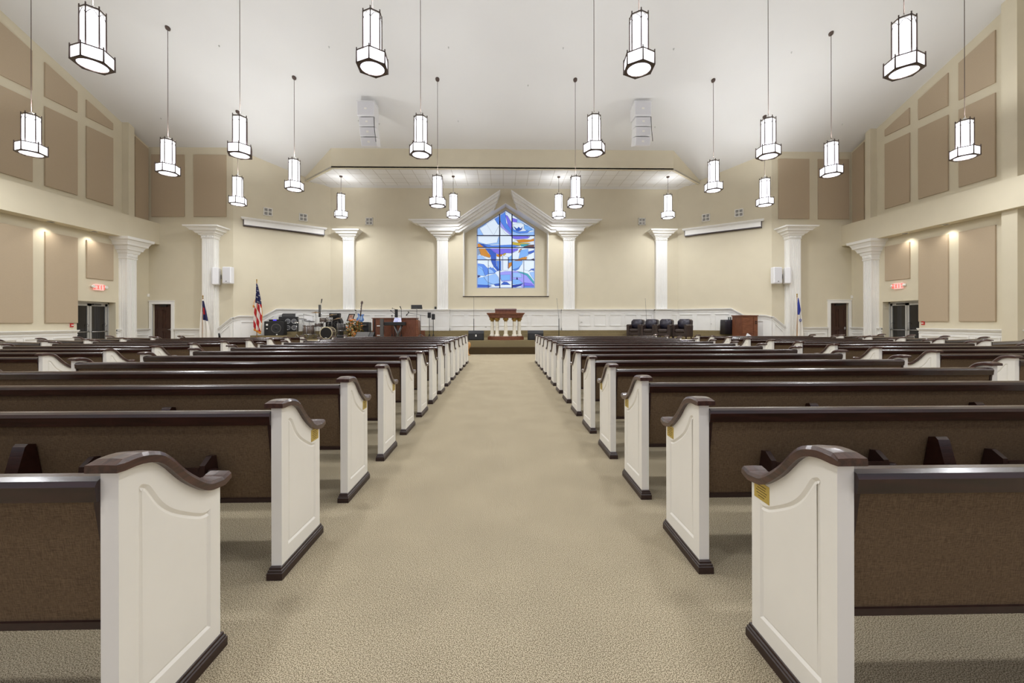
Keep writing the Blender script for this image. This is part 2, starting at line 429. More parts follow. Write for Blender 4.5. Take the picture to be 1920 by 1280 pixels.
# side wall columns under the bulkheads
yn = fr_side_l.hit(222.5, 600)[0]; xc = onY(238.5, 600, yn).x; yf = onX(256.5, 600, xc).y
column(fr_side_l, yn, yf, xc-XL, 0, 4.05, 4.93, .42)
yn = fr_side_r.hit(1648.7, 600)[0]; xc = onY(1634, 600, yn).x; yf = onX(1618.6, 600, xc).y
column(fr_side_r, yn, yf, XR-xc, 0, 4.05, 4.93, .42)

# ---- broken pediment over the window
def pediment(sgn, tip, elb, pk):
    mb = MB()
    V = [0, .07, .19, .33, .47, .60]; R = [0, .14, .42, .78, 1.02, 1.18]; P = [0, .03, .10, .20, .30, .36]; D = [.72, .66, .52, .40, .28]
    sl = (pk[1]-elb[1])/(pk[0]-elb[0])
    for k in range(5):
        def path(i):
            xe = pk[0]-sgn*P[i]; ze = pk[1]+sl*(xe-pk[0])-V[i]*1.12
            return [(tip[0]+sgn*R[i], tip[1]-V[i]), (elb[0]+sgn*V[i]*.05, elb[1]-V[i]), (xe, ze)]
        a = path(k); b = path(k+1)
        b[0] = (tip[0]+sgn*(R[k]*.35+R[k+1]*.65), b[0][1]); b[2] = (pk[0]-sgn*(P[k]*.35+P[k+1]*.65), b[2][1])
        # two convex pieces
        mb.w(fr_back, [a[0], a[1], b[1], b[0]], 0, D[k]); mb.w(fr_back, [a[1], a[2], b[2], b[1]], 0, D[k])
    return trim(mb)
dd = .7
Q = lambda px, py: fr_back.hit(px, py, dd)
pediment(1, Q(764.8,410.5), Q(857.6,410), Q(937.8,355.5)); pediment(-1, Q(1130,410.5), Q(1036.5,410), Q(958.5,355.5))

# ---- wainscot
def wains(fr, pts, z0, depth=.04, pw=.9, panels=True):
    mb = MB()
    mb.w(fr, [(pts[0][0], z0)]+[(s_, z-.03) for s_, z in pts]+[(pts[-1][0], z0)], 0, depth) if len(pts) == 2 else [mb.w(fr, [(a[0],z0),(b[0],z0),(b[0],b[1]-.03),(a[0],a[1]-.03)], 0, depth) for a, b in zip(pts, pts[1:])]
    for a, b in zip(pts, pts[1:]):
        for t0, t1, d in ((0,.035,.10),(.035,.06,.075),(.06,.09,.05),(.16,.185,.02)):
            mb.w(fr, [(a[0],a[1]-t1),(b[0],b[1]-t1),(b[0],b[1]-t0),(a[0],a[1]-t0)], 0, depth+d)
        mb.w(fr, [(a[0],z0),(b[0],z0),(b[0],z0+.14),(a[0],z0+.14)], 0, depth+.02)
        Ls = b[0]-a[0]
        if Ls < .45 or not panels: continue
        n = max(1, round(Ls/pw)); w = Ls/n
        for i in range(n):
            s0 = a[0]+i*w+.09; s1 = a[0]+(i+1)*w-.09
            def ztp(s_): return a[1]+(b[1]-a[1])*(s_-a[0])/Ls-.27
            q = [(s0,z0+.24),(s1,z0+.24),(s1,ztp(s1)),(s0,ztp(s0))]
            cx = (s0+s1)/2; e = .035
            inn = [(s0+e,z0+.24+e),(s1-e,z0+.24+e),(s1-e,ztp(s1)-e),(s0+e,ztp(s0)-e)]
            for j in range(4):
                k = (j+1) % 4; mb.w(fr, [q[j],q[k],inn[k],inn[j]], depth-.005, depth+.032)
    return mb
WC = 1.09
h = lambda fr, px, py=600: fr.hit(px, py)[0]
trim(wains(fr_side_l, [(YR, WC), (dl0-.02, WC)], 0))
trim(wains(fr_side_r, [(YR, WC), (dr0-.02, WC)], 0))
trim(wains(fr_side_l, [(dl1+.02, WC), (YF, WC)], 0)); trim(wains(fr_side_r, [(dr1+.02, WC), (YF, WC)], 0))
trim(wains(fr_front_l, [(fdl1+.17, WC), (h(fr_front_l,411), WC), (fr_front_l.len, 1.60)], 0))
trim(wains(fr_front_r, [(0, 1.60), (h(fr_front_r,1471.8), WC), (fdr0-.17, WC)], 0))
trim(wains(fr_ang_l, [(0, 1.60),(h(fr_ang_l,447),1.68),(h(fr_ang_l,493),1.68),(h(fr_ang_l,518),2.03),(fr_ang_l.len,2.03)], 0))
trim(wains(fr_ang_r, [(0,2.03),(h(fr_ang_r,1372),2.03),(h(fr_ang_r,1396),1.68),(h(fr_ang_r,1436),1.68),(fr_ang_r.len,1.60)], 0))
trim(wains(fr_back, [(0,2.03),(h(fr_back,639),2.03)], .9)); trim(wains(fr_back, [(h(fr_back,669),2.03),(h(fr_back,815),2.03)], .9))
trim(wains(fr_back, [(h(fr_back,844),2.03),(h(fr_back,1052),2.03)], .9)); trim(wains(fr_back, [(h(fr_back,1082),2.03),(h(fr_back,1225),2.03)], .9))
trim(wains(fr_back, [(h(fr_back,1255),2.03),(fr_back.len,2.03)], .9))
for p0, p1 in ((639,669),(815,844),(1052,1082),(1225,1255)):   # wainscot breaks forward under each column
    trim(wains(fr_back, [(h(fr_back,p0),2.03),(h(fr_back,p1),2.03)], .9, depth=.28, panels=False))

# ---- doors
def plain_door(fr, d0, d1, dz, n, hinge):
    e = struct(empty('door_%d' % n, fr.pt((d0+d1)/2, 0, -.05)))
    def ch(mb, name, m):
        o = mb.build(name, M[m] if isinstance(m, str) else m); o.parent = e; o.matrix_parent_inverse = Matrix.Translation(-e.location); return o
    mb = MB(); mb.wr(fr, d0+.01, d1-.01, 0.01, dz-.01, -.14, -.09)
    w = d1-d0
    for a, b in ((.12,.46),(.54,.88)):
        for z0, z1 in ((.2,.95),(1.1,1.95)):
            s0, s1 = d0+w*a, d0+w*b
            for q in ((s0,s1,z0,z0+.03),(s0,s1,z1-.03,z1),(s0,s0+.03,z0,z1),(s1-.03,s1,z0,z1)): mb.wr(fr, *q, -.1, -.075)
    ch(mb, 'door_leaf', 'door')
    mb = MB(); t = .13
    mb.wr(fr, d0-t, d0, 0, dz, -.02, .05); mb.wr(fr, d1, d1+t, 0, dz, -.02, .05); mb.wr(fr, d0-t, d1+t, dz, dz+t, -.02, .05)
    mb.wr(fr, d0-t-.02, d1+t+.02, dz+t, dz+t+.03, 0, .07)
    ch(mb, 'door_frame', 'white')
    mb = MB(); c = d0+w*.55; mb.wr(fr, c-.18, c+.12, dz-.11, dz-.05, -.09, -.02); mb.wr(fr, c-.1, c+.3, dz-.05, dz-.03, -.06, -.03); ch(mb, 'door_closer', 'black')
    mb = MB(); mb.wr(fr, d1-.12, d1-.07, .98, 1.1, -.09, -.07); mb.tube([fr.pt(d1-.09,1.04,-.08), fr.pt(d1-.09,1.04,-.02), fr.pt(d1-.2,1.04,-.02)], .012); ch(mb, 'door_handle', 'chrome')
plain_door(fr_front_l, fdl0, fdl1, fdz, 1, 0); plain_door(fr_front_r, fdr0, fdr1, fdzr, 2, 0)

def exit_door(fr, d0, d1, dz, n):
    e = struct(empty('door_%d' % n, fr.pt((d0+d1)/2, 0, -.3)))
    def ch(mb, name, m):
        o = mb.build(name, M[m]); o.parent = e; o.matrix_parent_inverse = Matrix.Translation(-e.location); return o
    D = -.32; mb = MB()
    mb.wr(fr, d0, d0+.05, 0, dz, D-.06, D+.05); mb.wr(fr, d1-.05, d1, 0, dz, D-.06, D+.05); mb.wr(fr, d0, d1, dz-.07, dz, D-.06, D+.05)
    ch(mb, 'door_frame', 'alu')
    mid = (d0+d1)/2
    for a, b in ((d0+.06, mid-.01), (mid+.01, d1-.06)):
        mb = MB(); s = .075
        mb.wr(fr, a, a+s, .01, dz-.08, D-.04, D+.02); mb.wr(fr, b-s, b, .01, dz-.08, D-.04, D+.02)
        mb.wr(fr, a, b, .01, .2, D-.04, D+.02); mb.wr(fr, a, b, dz-.17, dz-.08, D-.04, D+.02); lf = ch(mb, 'door_leaf', 'alu')
        mb = MB(); mb.wr(fr, a+s-.01, b-s+.01, .19, dz-.16, D-.02, D-.005); ch(mb, 'door_glass', 'doorglass')
        mb = MB(); mb.tube([fr.pt(a+.05,1.0,D+.02), fr.pt(a+.05,1.0,D+.09), fr.pt(b-.05,1.0,D+.09), fr.pt(b-.05,1.0,D+.02)], .018)
        mb.tube([fr.pt(b-.08,1.3,D+.02), fr.pt(b-.08,1.28,D+.07), fr.pt(b-.08,1.02,D+.07), fr.pt(b-.08,1.0,D+.02)], .012); ch(mb, 'push_bar', 'chrome')
    mb = MB(); mb.wr(fr, mid+.1, mid+.4, dz-.14, dz-.08, D+.02, D+.09); ch(mb, 'door_closer', 'grey')
exit_door(fr_side_l, dl0, dl1, 2.2, 3); exit_door(fr_side_r, dr0, dr1, 2.2, 4)

# ---- stained glass window
we = struct(empty('window_1', fr_back.pt((winp[0][0]+winp[1][0])/2, winp[0][1], ND)))
def wch(mb, name, mats):
    o = mb.build(name, mats); o.parent = we; o.matrix_parent_inverse = Matrix.Translation(-we.location); return o
GC = {'w':(226,240,255),'pb':(150,192,250),'b':(84,136,232),'mb':(48,92,196),'db':(24,54,160),'nv':(22,34,100),'pu':(120,112,236),'lp':(158,158,248),
      'o':(204,134,36),'y':(196,176,60),'br':(104,70,60),'t':(70,170,190),'g':(130,150,176),'lb':(124,178,248)}
gk = list(GC); gm = [mat('glass_'+k, tuple(int(q*.35) for q in GC[k]), .25, var=0, emit=GC[k], es=.8) for k in gk]
PC = [  # painter's order, traced on a 6.4x view of the window (x, y)
 ('w',[(220,385),(565,170),(915,385),(915,1085),(220,1085)]),
 ('pb',[(220,385),(330,310),(420,455),(220,455)]),('w',[(250,370),(430,260),(490,330),(420,450),(300,455)]),
 ('b',[(430,255),(495,215),(500,330),(470,320)]),('b',[(500,210),(560,170),(570,300),(640,400),(640,450),(560,380),(500,280)]),
 ('lp',[(500,280),(560,370),(640,440),(720,450),(830,440),(915,400),(915,440),(800,470),(640,470),(560,430),(500,340)]),
 ('w',[(500,345),(560,400),(620,450),(500,450)]),
 ('pu',[(560,200),(600,230),(640,310),(640,400),(590,330)]),('w',[(565,175),(600,200),(640,225),(640,300),(610,260)]),
 ('pu',[(640,240),(700,260),(720,300),(640,290)]),('pb',[(700,250),(760,290),(830,350),(750,300),(700,300)]),
 ('b',[(640,330),(660,380),(720,405),(800,400),(850,370),(880,380),(820,425),(720,430),(640,400)]),
 ('lb',[(780,320),(830,335),(910,390),(840,400),(790,380)]),('w',[(655,320),(730,310),(790,320),(780,370),(730,395),(665,365)]),
 ('mb',[(660,345),(700,372),(720,350),(745,372),(768,345),(755,385),(722,402),(690,392)]),
 ('pb',[(640,405),(740,430),(860,415),(915,400),(915,450),(640,455)]),
 ('pu',[(640,465),(860,465),(830,490),(700,500),(650,490)]),('w',[(640,480),(690,510),(640,540)]),
 ('o',[(690,510),(780,500),(860,505),(915,485),(915,520),(820,535),(720,540)]),('y',[(640,530),(700,540),(860,545),(820,565),(740,575),(640,572)]),
 ('t',[(740,560),(860,555),(800,590),(750,585)]),('w',[(820,560),(915,530),(915,565)]),('br',[(790,585),(850,568),(915,566),(915,610),(760,605)]),
 ('pb',[(220,470),(490,470),(490,560),(330,570),(220,550)]),('w',[(230,462),(480,462),(460,540),(330,560),(230,530)]),
 ('o',[(222,550),(270,560),(330,600),(222,595)]),('b',[(280,555),(400,575),(640,565),(740,580),(640,600),(330,600)]),('mb',[(240,545),(300,560),(350,600),(310,600)]),
 ('g',[(222,610),(250,615),(262,680),(222,690)]),('o',[(240,612),(320,612),(350,660),(385,700),(372,722),(300,700),(265,690)]),
 ('mb',[(320,610),(375,610),(450,660),(450,745),(390,745),(380,690),(350,650)]),('pu',[(375,612),(720,612),(690,650),(640,668),(560,665),(500,690),(430,660)]),
 ('o',[(452,680),(530,680),(520,700),(490,715),(455,705)]),('y',[(530,680),(560,665),(570,675),(540,700)]),
 ('w',[(640,665),(690,640),(740,630),(720,740),(640,740)]),('o',[(715,665),(735,620),(760,612),(745,645)]),
 ('lb',[(740,630),(835,615),(835,690),(780,720),(720,735)]),('mb',[(835,650),(915,628),(915,650),(860,675),(835,680)]),
 ('w',[(835,690),(915,650),(915,740),(820,745)]),('br',[(860,745),(912,725),(912,760)]),
 ('pb',[(220,690),(280,700),(330,745),(220,745)]),('w',[(300,705),(372,725),(390,745),(340,745)]),
 ('o',[(590,790),(640,775),(700,745),(760,720),(820,710),(815,740),(760,755),(690,790),(630,820),(600,852),(585,840)]),
 ('lb',[(600,720),(640,690),(640,770),(600,785)]),('w',[(510,715),(530,700),(595,712),(595,870),(510,875)]),('mb',[(527,705),(531,705),(531,870),(527,870)]),('mb',[(592,715),(598,715),(598,850),(592,850)]),('b',[(450,760),(510,760),(510,880),(470,870)]),
 ('b',[(220,790),(300,800),(350,850),(400,830),(450,880),(470,870),(430,910),(350,920),(320,940),(290,870),(220,820)]),
 ('mb',[(385,750),(445,750),(455,820),(490,870),(470,885),(420,830)]),('w',[(355,760),(390,770),(420,830),(400,850),(355,810)]),('pb',[(355,850),(400,870),(430,905),(360,910)]),
 ('lb',[(222,815),(280,830),(315,940),(250,935),(222,920)]),('nv',[(222,928),(265,942),(225,965)]),
 ('lb',[(222,965),(300,955),(340,1010),(415,1040),(350,1050),(222,1045)]),('pb',[(300,950),(370,935),(440,910),(480,960),(490,1030),(415,1045),(340,1010)]),
 ('mb',[(222,1045),(350,1050),(400,1060),(340,1082),(222,1082)]),('w',[(340,1082),(430,1060),(640,1040),(640,1082)]),('mb',[(420,1040),(490,1030),(500,1060),(440,1062)]),
 ('lb',[(640,760),(770,760),(760,800),(700,860),(640,870)]),('b',[(640,870),(720,840),(745,815),(720,860),(680,880)]),
 ('w',[(785,760),(912,760),(912,860),(860,880),(785,870)]),('mb',[(835,890),(870,855),(912,850),(905,880),(870,868)]),('pb',[(850,900),(910,890),(912,1000),(870,940)]),
 ('lp',[(490,900),(560,885),(700,885),(800,905),(850,950),(890,1020),(912,1060),(912,1085),(780,1085),(640,1000),(520,1010),(490,960)]),
 ('lb',[(500,930),(620,925),(620,990),(510,1000)]),('pb',[(650,900),(740,905),(760,960),(650,960)]),
 ('t',[(700,885),(760,895),(830,915),(870,960),(912,1020),(912,1050),(860,990),(815,935),(740,905)]),
 ('mb',[(505,1045),(540,1012),(580,1015),(620,1048)]),('lb',[(640,980),(720,985),(775,1030),(700,1045),(640,1040)]),
 ('db',[(640,1050),(720,1045),(775,1030),(740,1060),(660,1085),(640,1085)]),('nv',[(690,985),(700,950),(712,985)]),
 ('pu',[(785,1020),(870,1030),(905,1060),(785,1060)]),('b',[(785,1062),(905,1065),(905,1082),(785,1082)])]
mb = MB(); dl_ = 0
for i, (k, pts) in enumerate(PC):
    q = [fr_back.hit(860+x/6.4, 370+y/6.4, ND) for x, y in pts]
    t = ND-.06+i*.0006
    if i == 0: mb.w(fr_back, [(a, b) for a, b in winp], ND-.07, t, gk.index(k))
    else:
        vs = [fr_back.pt(a, b, t) for a, b in q]
        bm = bmesh.new(); bv = [bm.verts.new(v) for v in vs]; es = [bm.edges.new((bv[j], bv[(j+1) % len(bv)])) for j in range(len(bv))]
        bmesh.ops.triangle_fill(bm, use_beauty=True, edges=es, normal=(0,-1,0)); bm.verts.index_update()
        mb.add([tuple(v.co) for v in bm.verts], [[v.index for v in f.verts] for f in bm.faces], gk.index(k)); bm.free()
        for j in range(len(vs)): mb.tube([vs[j]-Vector((0,.0,0)), vs[(j+1) % len(vs)]], .0055, 3, mi=len(gk))
wch(mb, 'stained_glass', gm+[mat('blue_lead_line', (52,70,130), .5)])
mb = MB(); gx = lambda px, py: fr_back.hit(px, py, ND+.0)
M['lead'] = mat('blue_black_leading', (34,34,74), .4, metal=.3)
def vbar(px, y0, y1, w):
    s_, z0 = gx(px, y0); _, z1 = gx(px, y1); mb.wr(fr_back, s_-w/2, s_+w/2, min(z0,z1), max(z0,z1), ND-.03, ND+.01)
vbar(936.8, 401, 540, .055); vbar(960, 401, 540, .055); vbar(915.5, 487, 540, .02); vbar(981.9, 487, 540, .02)
for y in (441.4, 463.8, 486.9):
    _, z = gx(940, y); mb.wr(fr_back, winp[0][0], winp[1][0], z-.022, z+.022, ND-.03, ND+.01)
wch(mb, 'window_muntins', M['lead'])
mb = MB(); e = .045
cxw = (winp[0][0]+winp[1][0])/2
inn = [(winp[0][0]+e,winp[0][1]+e),(winp[1][0]-e,winp[1][1]+e),(winp[2][0]-e,winp[2][1]-e*.5),(winp[3][0],winp[3][1]-e*1.2),(winp[4][0]+e,winp[4][1]-e*.5)]
plate_with_hole(mb, winp, inn, lambda s_, z, t: fr_back.pt(s_, z, t), ND-.05, ND+.0)
wch(mb, 'window_frame', mat('blue_lit_window_frame', (150,170,220), .4))  # blue light from the glass put into the frame's colour

# ---- stage
mb = MB()
mb.pz([(-9.9,16.98),(9.9,16.98),(13.2,18.75),(9.3,21.3),(-9.05,21.3),(-12.9,18.75)], 0, .285); struct(mb.build('floor_lower_step', M['shadecarpet']))
mb = MB()
mb.pz([(-9.6,17.35),(9.6,17.35),(12.2,18.6),(9.3,21.3),(-9.05,21.3),(-12.0,18.6)], .285, .566); struct(mb.build('floor_stage', M['stagecarpet']))
mb = MB()
mb.pz([(-11.85,19.1),(-11.2,18.75),(-10.25,18.8),(-9.95,19.6),(-9.8,20.0),(-8.75,20.65),(9.0,20.65),(11.6,18.9),(12.1,19.15),(9.3,21.3),(-9.05,21.3)], .566, .75); struct(mb.build('floor_stage_riser', M['stagecarpet']))
mb = MB()
mb.pz([(-11.0,19.75),(-10.85,19.45),(-9.97,19.66),(-9.75,20.4),(-8.85,21.0),(9.1,21.0),(10.85,19.62),(11.2,19.85),(9.3,21.3),(-9.05,21.3)], .75, .914); struct(mb.build('floor_stage_upper_riser', M['stagecarpet']))
ZST = .566

# ------------------------------------------------------------------ acoustic panels
def apanel(fr, poly, label, group='tan acoustic panels'):
    cx = sum(p[0] for p in poly)/len(poly); cy = sum(p[1] for p in poly)/len(poly)
    o = empty('acoustic_panel', fr.pt(cx, min(p[1] for p in poly), .004)); tag(o, label, 'wall panel', group)
    ip = [(cx+(x-cx)*.985, cy+(y-cy)*.99) for x, y in poly]
    mb = MB(); plate_with_hole(mb, poly, ip, lambda q, z, t: fr.pt(q, z, t), .004, .046); attach(o, mb, 'panel_frame', 'panel')
    mb = MB(); mb.prism(ip, lambda q, z, t: fr.pt(q, z, t), .004, .052); attach(o, mb, 'cloth_face', 'panel'); return o
for fr, side, cols, dpan in ((fr_side_l, 'left', [(-18,59.5),(83,144),(161,211)], (252,277)), (fr_side_r, 'right', [(1869,1800),(1780,1724),(1707.5,1661)], (1622,1600))):
    names = ['first from the camera', 'second from the camera', 'third from the camera']
    for (a, b), nm in zip(cols, names):
        s0, s1 = sorted((h(fr,a), h(fr,b)))
        apanel(fr, [(s0,6.2),(s1,6.2),(s1,9.0),(s0,9.0)], 'tall tan acoustic panel high on the %s wall, %s' % (side, nm))
        apanel(fr, [(s0,9.34),(s1,9.34),(s1,cz(s1)-.42),(s0,cz(s0)-.42)], 'slope-topped tan panel under the ceiling, %s wall, %s' % (side, nm))
    s0, s1 = sorted((h(fr,dpan[0]), h(fr,dpan[1])))
    apanel(fr, [(s0,5.95),(s1,5.95),(s1,cz(s1)-.12),(s0,cz(s0)-.12)], 'narrow tall tan acoustic panel in the corner at the stage end of the %s wall' % side)
    for (a, b), nm in zip(cols[:2], names[:2]):
        s0, s1 = sorted((h(fr,a), h(fr,b)))
        apanel(fr, [(s0,1.35),(s1,1.35),(s1,4.58),(s0,4.58)], 'large lower tan acoustic panel under the %s bulkhead, %s' % (side, nm))
    s0, s1 = sorted((h(fr,cols[2][0]), h(fr,cols[2][1])))
    apanel(fr, [(s0,3.1),(s1,3.1),(s1,4.58),(s0,4.58)], 'small square tan acoustic panel above the exit sign on the %s wall' % side)
# beyond the near pilaster on the right
s1 = h(fr_side_r, 1921)-.3
apanel(fr_side_r, [(s1-1.1,6.2),(s1,6.2),(s1,9.0),(s1-1.1,9.0)], 'tan acoustic panel at the right edge of the photo, beyond the tall pilaster')
for fr, side, ps, yt, yb in ((fr_front_l, 'left', [(285,347),(364,425)], 292, 407.7), (fr_front_r, 'right', [(1532.8,1590.7),(1458.6,1516.5)], 299, 411.6)):
    for (a, b), nm in zip(ps, ('beside the corner', 'directly above the tall column')):
        s0, z1 = fr.hit(a, yt); s1, z0 = fr.hit(b, yb)
        apanel(fr, [(s0,6.2),(s1,6.2),(s1,9.03),(s0,9.03)], 'tall tan acoustic panel on the %s wall facing the camera, %s' % (side, nm))

# ------------------------------------------------------------------ pews
TOPC = [(0,.912),(.06,.912),(.12,.896),(.16,.866),(.19,.834),(.225,.797),(.26,.766),(.30,.735),(.34,.709),(.38,.695),(.445,.688)]
def catmull(P, n=4):
    P = [Vector((a, b)) for a, b in P]; out = []
    for i in range(len(P)-1):
        p0 = P[max(i-1,0)]; p1 = P[i]; p2 = P[i+1]; p3 = P[min(i+2,len(P)-1)]
        for k in range(n):
            t = k/n; out.append(.5*((2*p1)+(p2-p0)*t+(2*p0-5*p1+4*p2-p3)*t*t+(3*p1-p0-3*p2+p3)*t**3))
    out.append(P[-1]); return [(v.x, v.y) for v in out]
top = catmull([TOPC[0]]+TOPC[1:], 3)
def end_panel_mb():
    mb = MB(); outer = [(0,.03),(.445,.03)]+top[::-1]
    g = [(.065,.145),(.39,.135),(.39,.615)]+catmull([(.39,.612),(.35,.615),(.28,.652),(.21,.697),(.16,.746),(.115,.815),(.10,.829),(.08,.838),(.068,.832)],3)[1:]
    g = [g[0], g[1]]+g[2:]
    cx, cy = .2, .4
    def inset(P, d):
        out = []; n = len(P)
        for i in range(n):
            a, b, c = Vector(P[i-1]), Vector(P[i]), Vector(P[(i+1) % n])
            e1 = (b-a).normalized(); e2 = (c-b).normalized(); n1 = Vector((-e1.y, e1.x)); n2 = Vector((-e2.y, e2.x))
            m_ = (n1+n2); m_ = m_.normalized() if m_.length > 1e-6 else n1
            out.append(tuple(b+m_*d/max(.5, m_.dot(n1))))
        return out
    g1 = inset(g, .011); g2 = inset(g, .021)
    for xs, sg in ((0, 1), (.055, -1)):
        bm = bmesh.new()
        def loop(pts):
            vs = [bm.verts.new((p[0], p[1], 0)) for p in pts]; return [bm.edges.new((vs[i], vs[(i+1) % len(vs)])) for i in range(len(vs))]
        bmesh.ops.triangle_fill(bm, use_beauty=True, edges=loop(outer)+loop(g), normal=(0,0,1)); bm.verts.index_update()
        mb.add([(xs, v.co.x, v.co.y) for v in bm.verts], [[v.index for v in f.verts] for f in bm.faces]); bm.free()
        mb.loft([[(xs, *p) for p in g], [(xs+sg*.008, *p) for p in g1], [(xs+sg*.003, *p) for p in g2]], cap=False)
        bm = bmesh.new(); bmesh.ops.triangle_fill(bm, use_beauty=True, edges=loop(g2), normal=(0,0,1)); bm.verts.index_update()
        mb.add([(xs+sg*.003, v.co.x, v.co.y) for v in bm.verts], [[v.index for v in f.verts] for f in bm.faces]); bm.free()
    mb.loft([[(0, *p) for p in outer], [(.055, *p) for p in outer]], cap=False)
    return mb
def cap_mb():
    mb = MB(); path = [(-.028,.914)]+[p for p in top]+[(.465,.694),(.487,.704)]
    rings = []; n = len(path)
    for i, p in enumerate(path):
        a = Vector(path[max(i-1,0)]); b = Vector(path[min(i+1,n-1)]); t = (b-a).normalized(); nn = Vector((-t.y, t.x))
        if nn.y < 0: nn = -nn
        th = .036; w = .0485; wt = .040
        if i == 0: th = .024; nn = Vector((0,1)); wt = .047
        if i == n-1: th = .03; nn = Vector((-.15,1)).normalized()
        cs = [(-w,0),(-w,th*.66),(-wt,th),(0,th*1.06),(wt,th),(w,th*.66),(w,0)]
        rings.append([(.0275+x, p[0]+nn.x*o, p[1]+nn.y*o) for x, o in cs])
    # peaked chamfer at the near end
    return mb.loft(rings, smooth=False)
def plinth_mb():
    mb = MB()
    def rg(o, z): return [(-.012-o+.012, -.01-o, z), (.055+o, -.01-o, z), (.055+o, .455+o, z), (-o, .455+o, z)]
    mb.loft([rg(.014,0), rg(.014,.036), rg(.010,.040), rg(.010,.048), rg(.005,.052), rg(.004,.062), rg(-.001,.066)])
    return mb
me_end = end_panel_mb().mesh('end_panel'); me_end.materials.append(M['pewwhite'])
me_cap = cap_mb().mesh('armrest_cap'); me_cap.materials.append(M['capwood'])
me_pl = plinth_mb().mesh('plinth'); me_pl.materials.append(M['basewood'])
def mk(name, me, parent, loc=(0,0,0)):
    o = bpy.data.objects.new(name, me); C.objects.link(o); o.parent = parent; o.location = loc; return o
mb = MB()   # brass plate with engraved lines, on the x=0 face
mb.box(-.002, .001, .33, .425, .628, .70, 0)
for k in range(5):
    w = (.03,.026,.034,.03,.02)[k]; mb.box(-.0026, -.002, .378-w, .378+w, .686-k*.011-.0015, .686-k*.011+.0015, 1)
me_plate = mb.mesh('brass_plate'); me_plate.materials.append(M['brass']); me_plate.materials.append(M['ink'])
def pew_proto(L, racks):
    e = empty('church_pew')
    for x in (0, L-.055):
        p = mk('end_panel', me_end, e, (x,0,0)); mk('armrest_cap', me_cap, p); mk('plinth', me_pl, p)
    a, b = .055, L-.055
    mb = MB(); mb.px([(-.012,.820),(-.018,.868),(-.010,.884),(.010,.892),(.038,.892),(.056,.880),(.058,.820)], a, b); mb.build('top_rail', M['wood'], e)
    mb = MB(); mb.px([(.004,.822),(.050,.822),(.118,.40),(.070,.40)], a+.018, b-.018); mb.build('back_cushion', M['fabric'], e)
    mb = MB()
    for x in (a, b-.018): mb.px([(-.004,.822),(.056,.822),(.122,.38),(.062,.38)], x, x+.018)
    mb.px([(.060,.378),(.060,.402),(.125,.402),(.125,.378)], a, b); mb.build('back_frame', M['basewood'], e)
    mb = MB(); mb.px([(.10,.43),(.105,.47),(.14,.485),(.40,.480),(.435,.465),(.44,.43)], a+.005, b-.005); mb.build('seat_cushion', M['fabric'], e)
    mb = MB(); mb.px([(.10,.40),(.44,.40),(.45,.43),(.10,.43)], a, b); mb.px([(.41,.34),(.43,.34),(.43,.40),(.41,.40)], a, b); mb.build('seat_board', M['basewood'], e)
    if racks:
        for c0, c1 in ((.36,1.0),(1.63,2.35),(L-1.0,L-.36)):
            mb = MB()
            for x in (c0, c1-.028): mb.px([(.022,.655),(-.012,.66),(-.062,.625),(-.072,.50),(.05,.50)], x, x+.028)
            mb.box(c0+.028, c1-.028, -.066, -.054, .51, .615); mb.box(c0+.028, c1-.028, -.06, .045, .50, .512)
            mb.lathe([(.016,-.05),(.022,-.045),(.022,.0),(.016,.004)], (c1+.03, -.045, .60), 10); mb.box(c1, c1+.055, -.06, .03, .55, .565)
            mb.build('book_rack', M['basewood'], e)
        for c in (1.30, L-1.30-.065):
            mb = MB(); mb.px([(.014,.725),(-.022,.735),(-.036,.722),(-.085,.54),(-.085,.47),(.058,.47)], c, c+.065)
            mb.lathe([(.006,0),(.006,.003)], (c+.03,-.078,.60), 8, axis='y'); mb.build('back_bracket', M['wood'], e)
    return e
ORD = ['first','second','third','fourth','fifth','sixth','seventh','eighth','ninth','tenth','eleventh','twelfth','thirteenth','fourteenth']
L1 = 3.98
p1 = pew_proto(L1, True); index_kids(p1)
p0_ = pew_proto(L1, False); index_kids(p0_); u0 = [False]
first = [True]
def put(proto, used, x, y, rz=0):
    if not used[0]: used[0] = True; o = proto
    else: o = copy_tree(proto)
    o.location = (x, y, 0); o.rotation_euler = (0,0,rz); return o
def kids(o): return [c for c in bpy.data.objects if c.parent == o]
u1 = [False]; pews = []
for side, x in (('left', -1.19-L1), ('right', 1.07)):
    for k in range(14):
        o = put(p0_, u0, x, 1.27) if k == 0 else put(p1, u1, x, 1.27+.914*k); pl = (side == 'left' and k in (1,2,3)) or (side == 'right' and k in (0,1,2,3))
        tag(o, '%s walnut pew from the camera, %s of the centre aisle%s' % (ORD[k], side, ', brass plate on its end' if pl else ', plain end'), 'pew', 'pews along the centre aisle')
        pews.append((o, side, pl))
for o, side, pl in pews:
    if not pl: continue
    for c in kids(o):
        if c.type == 'MESH' and c.data == me_end and ((side == 'left') == (c.location.x > 1)):
            q = mk('brass_plate', me_plate, c)
            if side == 'left': q.location = (.055, 0, 0); q.scale = (-1, 1, 1)
L2 = 3.82
p2 = pew_proto(L2, False); index_kids(p2); u2 = [False]
for side, x in (('left', -6.36-L2), ('right', 6.26)):
    for k in range(10):
        o = put(p2, u2, x, 4.80+.893*k)
        tag(o, '%s dark brown pew from the camera in the block beyond the %s side aisle' % (ORD[k], side), 'pew', 'pews in the side blocks')
L3 = 2.2
p3 = pew_proto(L3, False); index_kids(p3); u3 = [False]
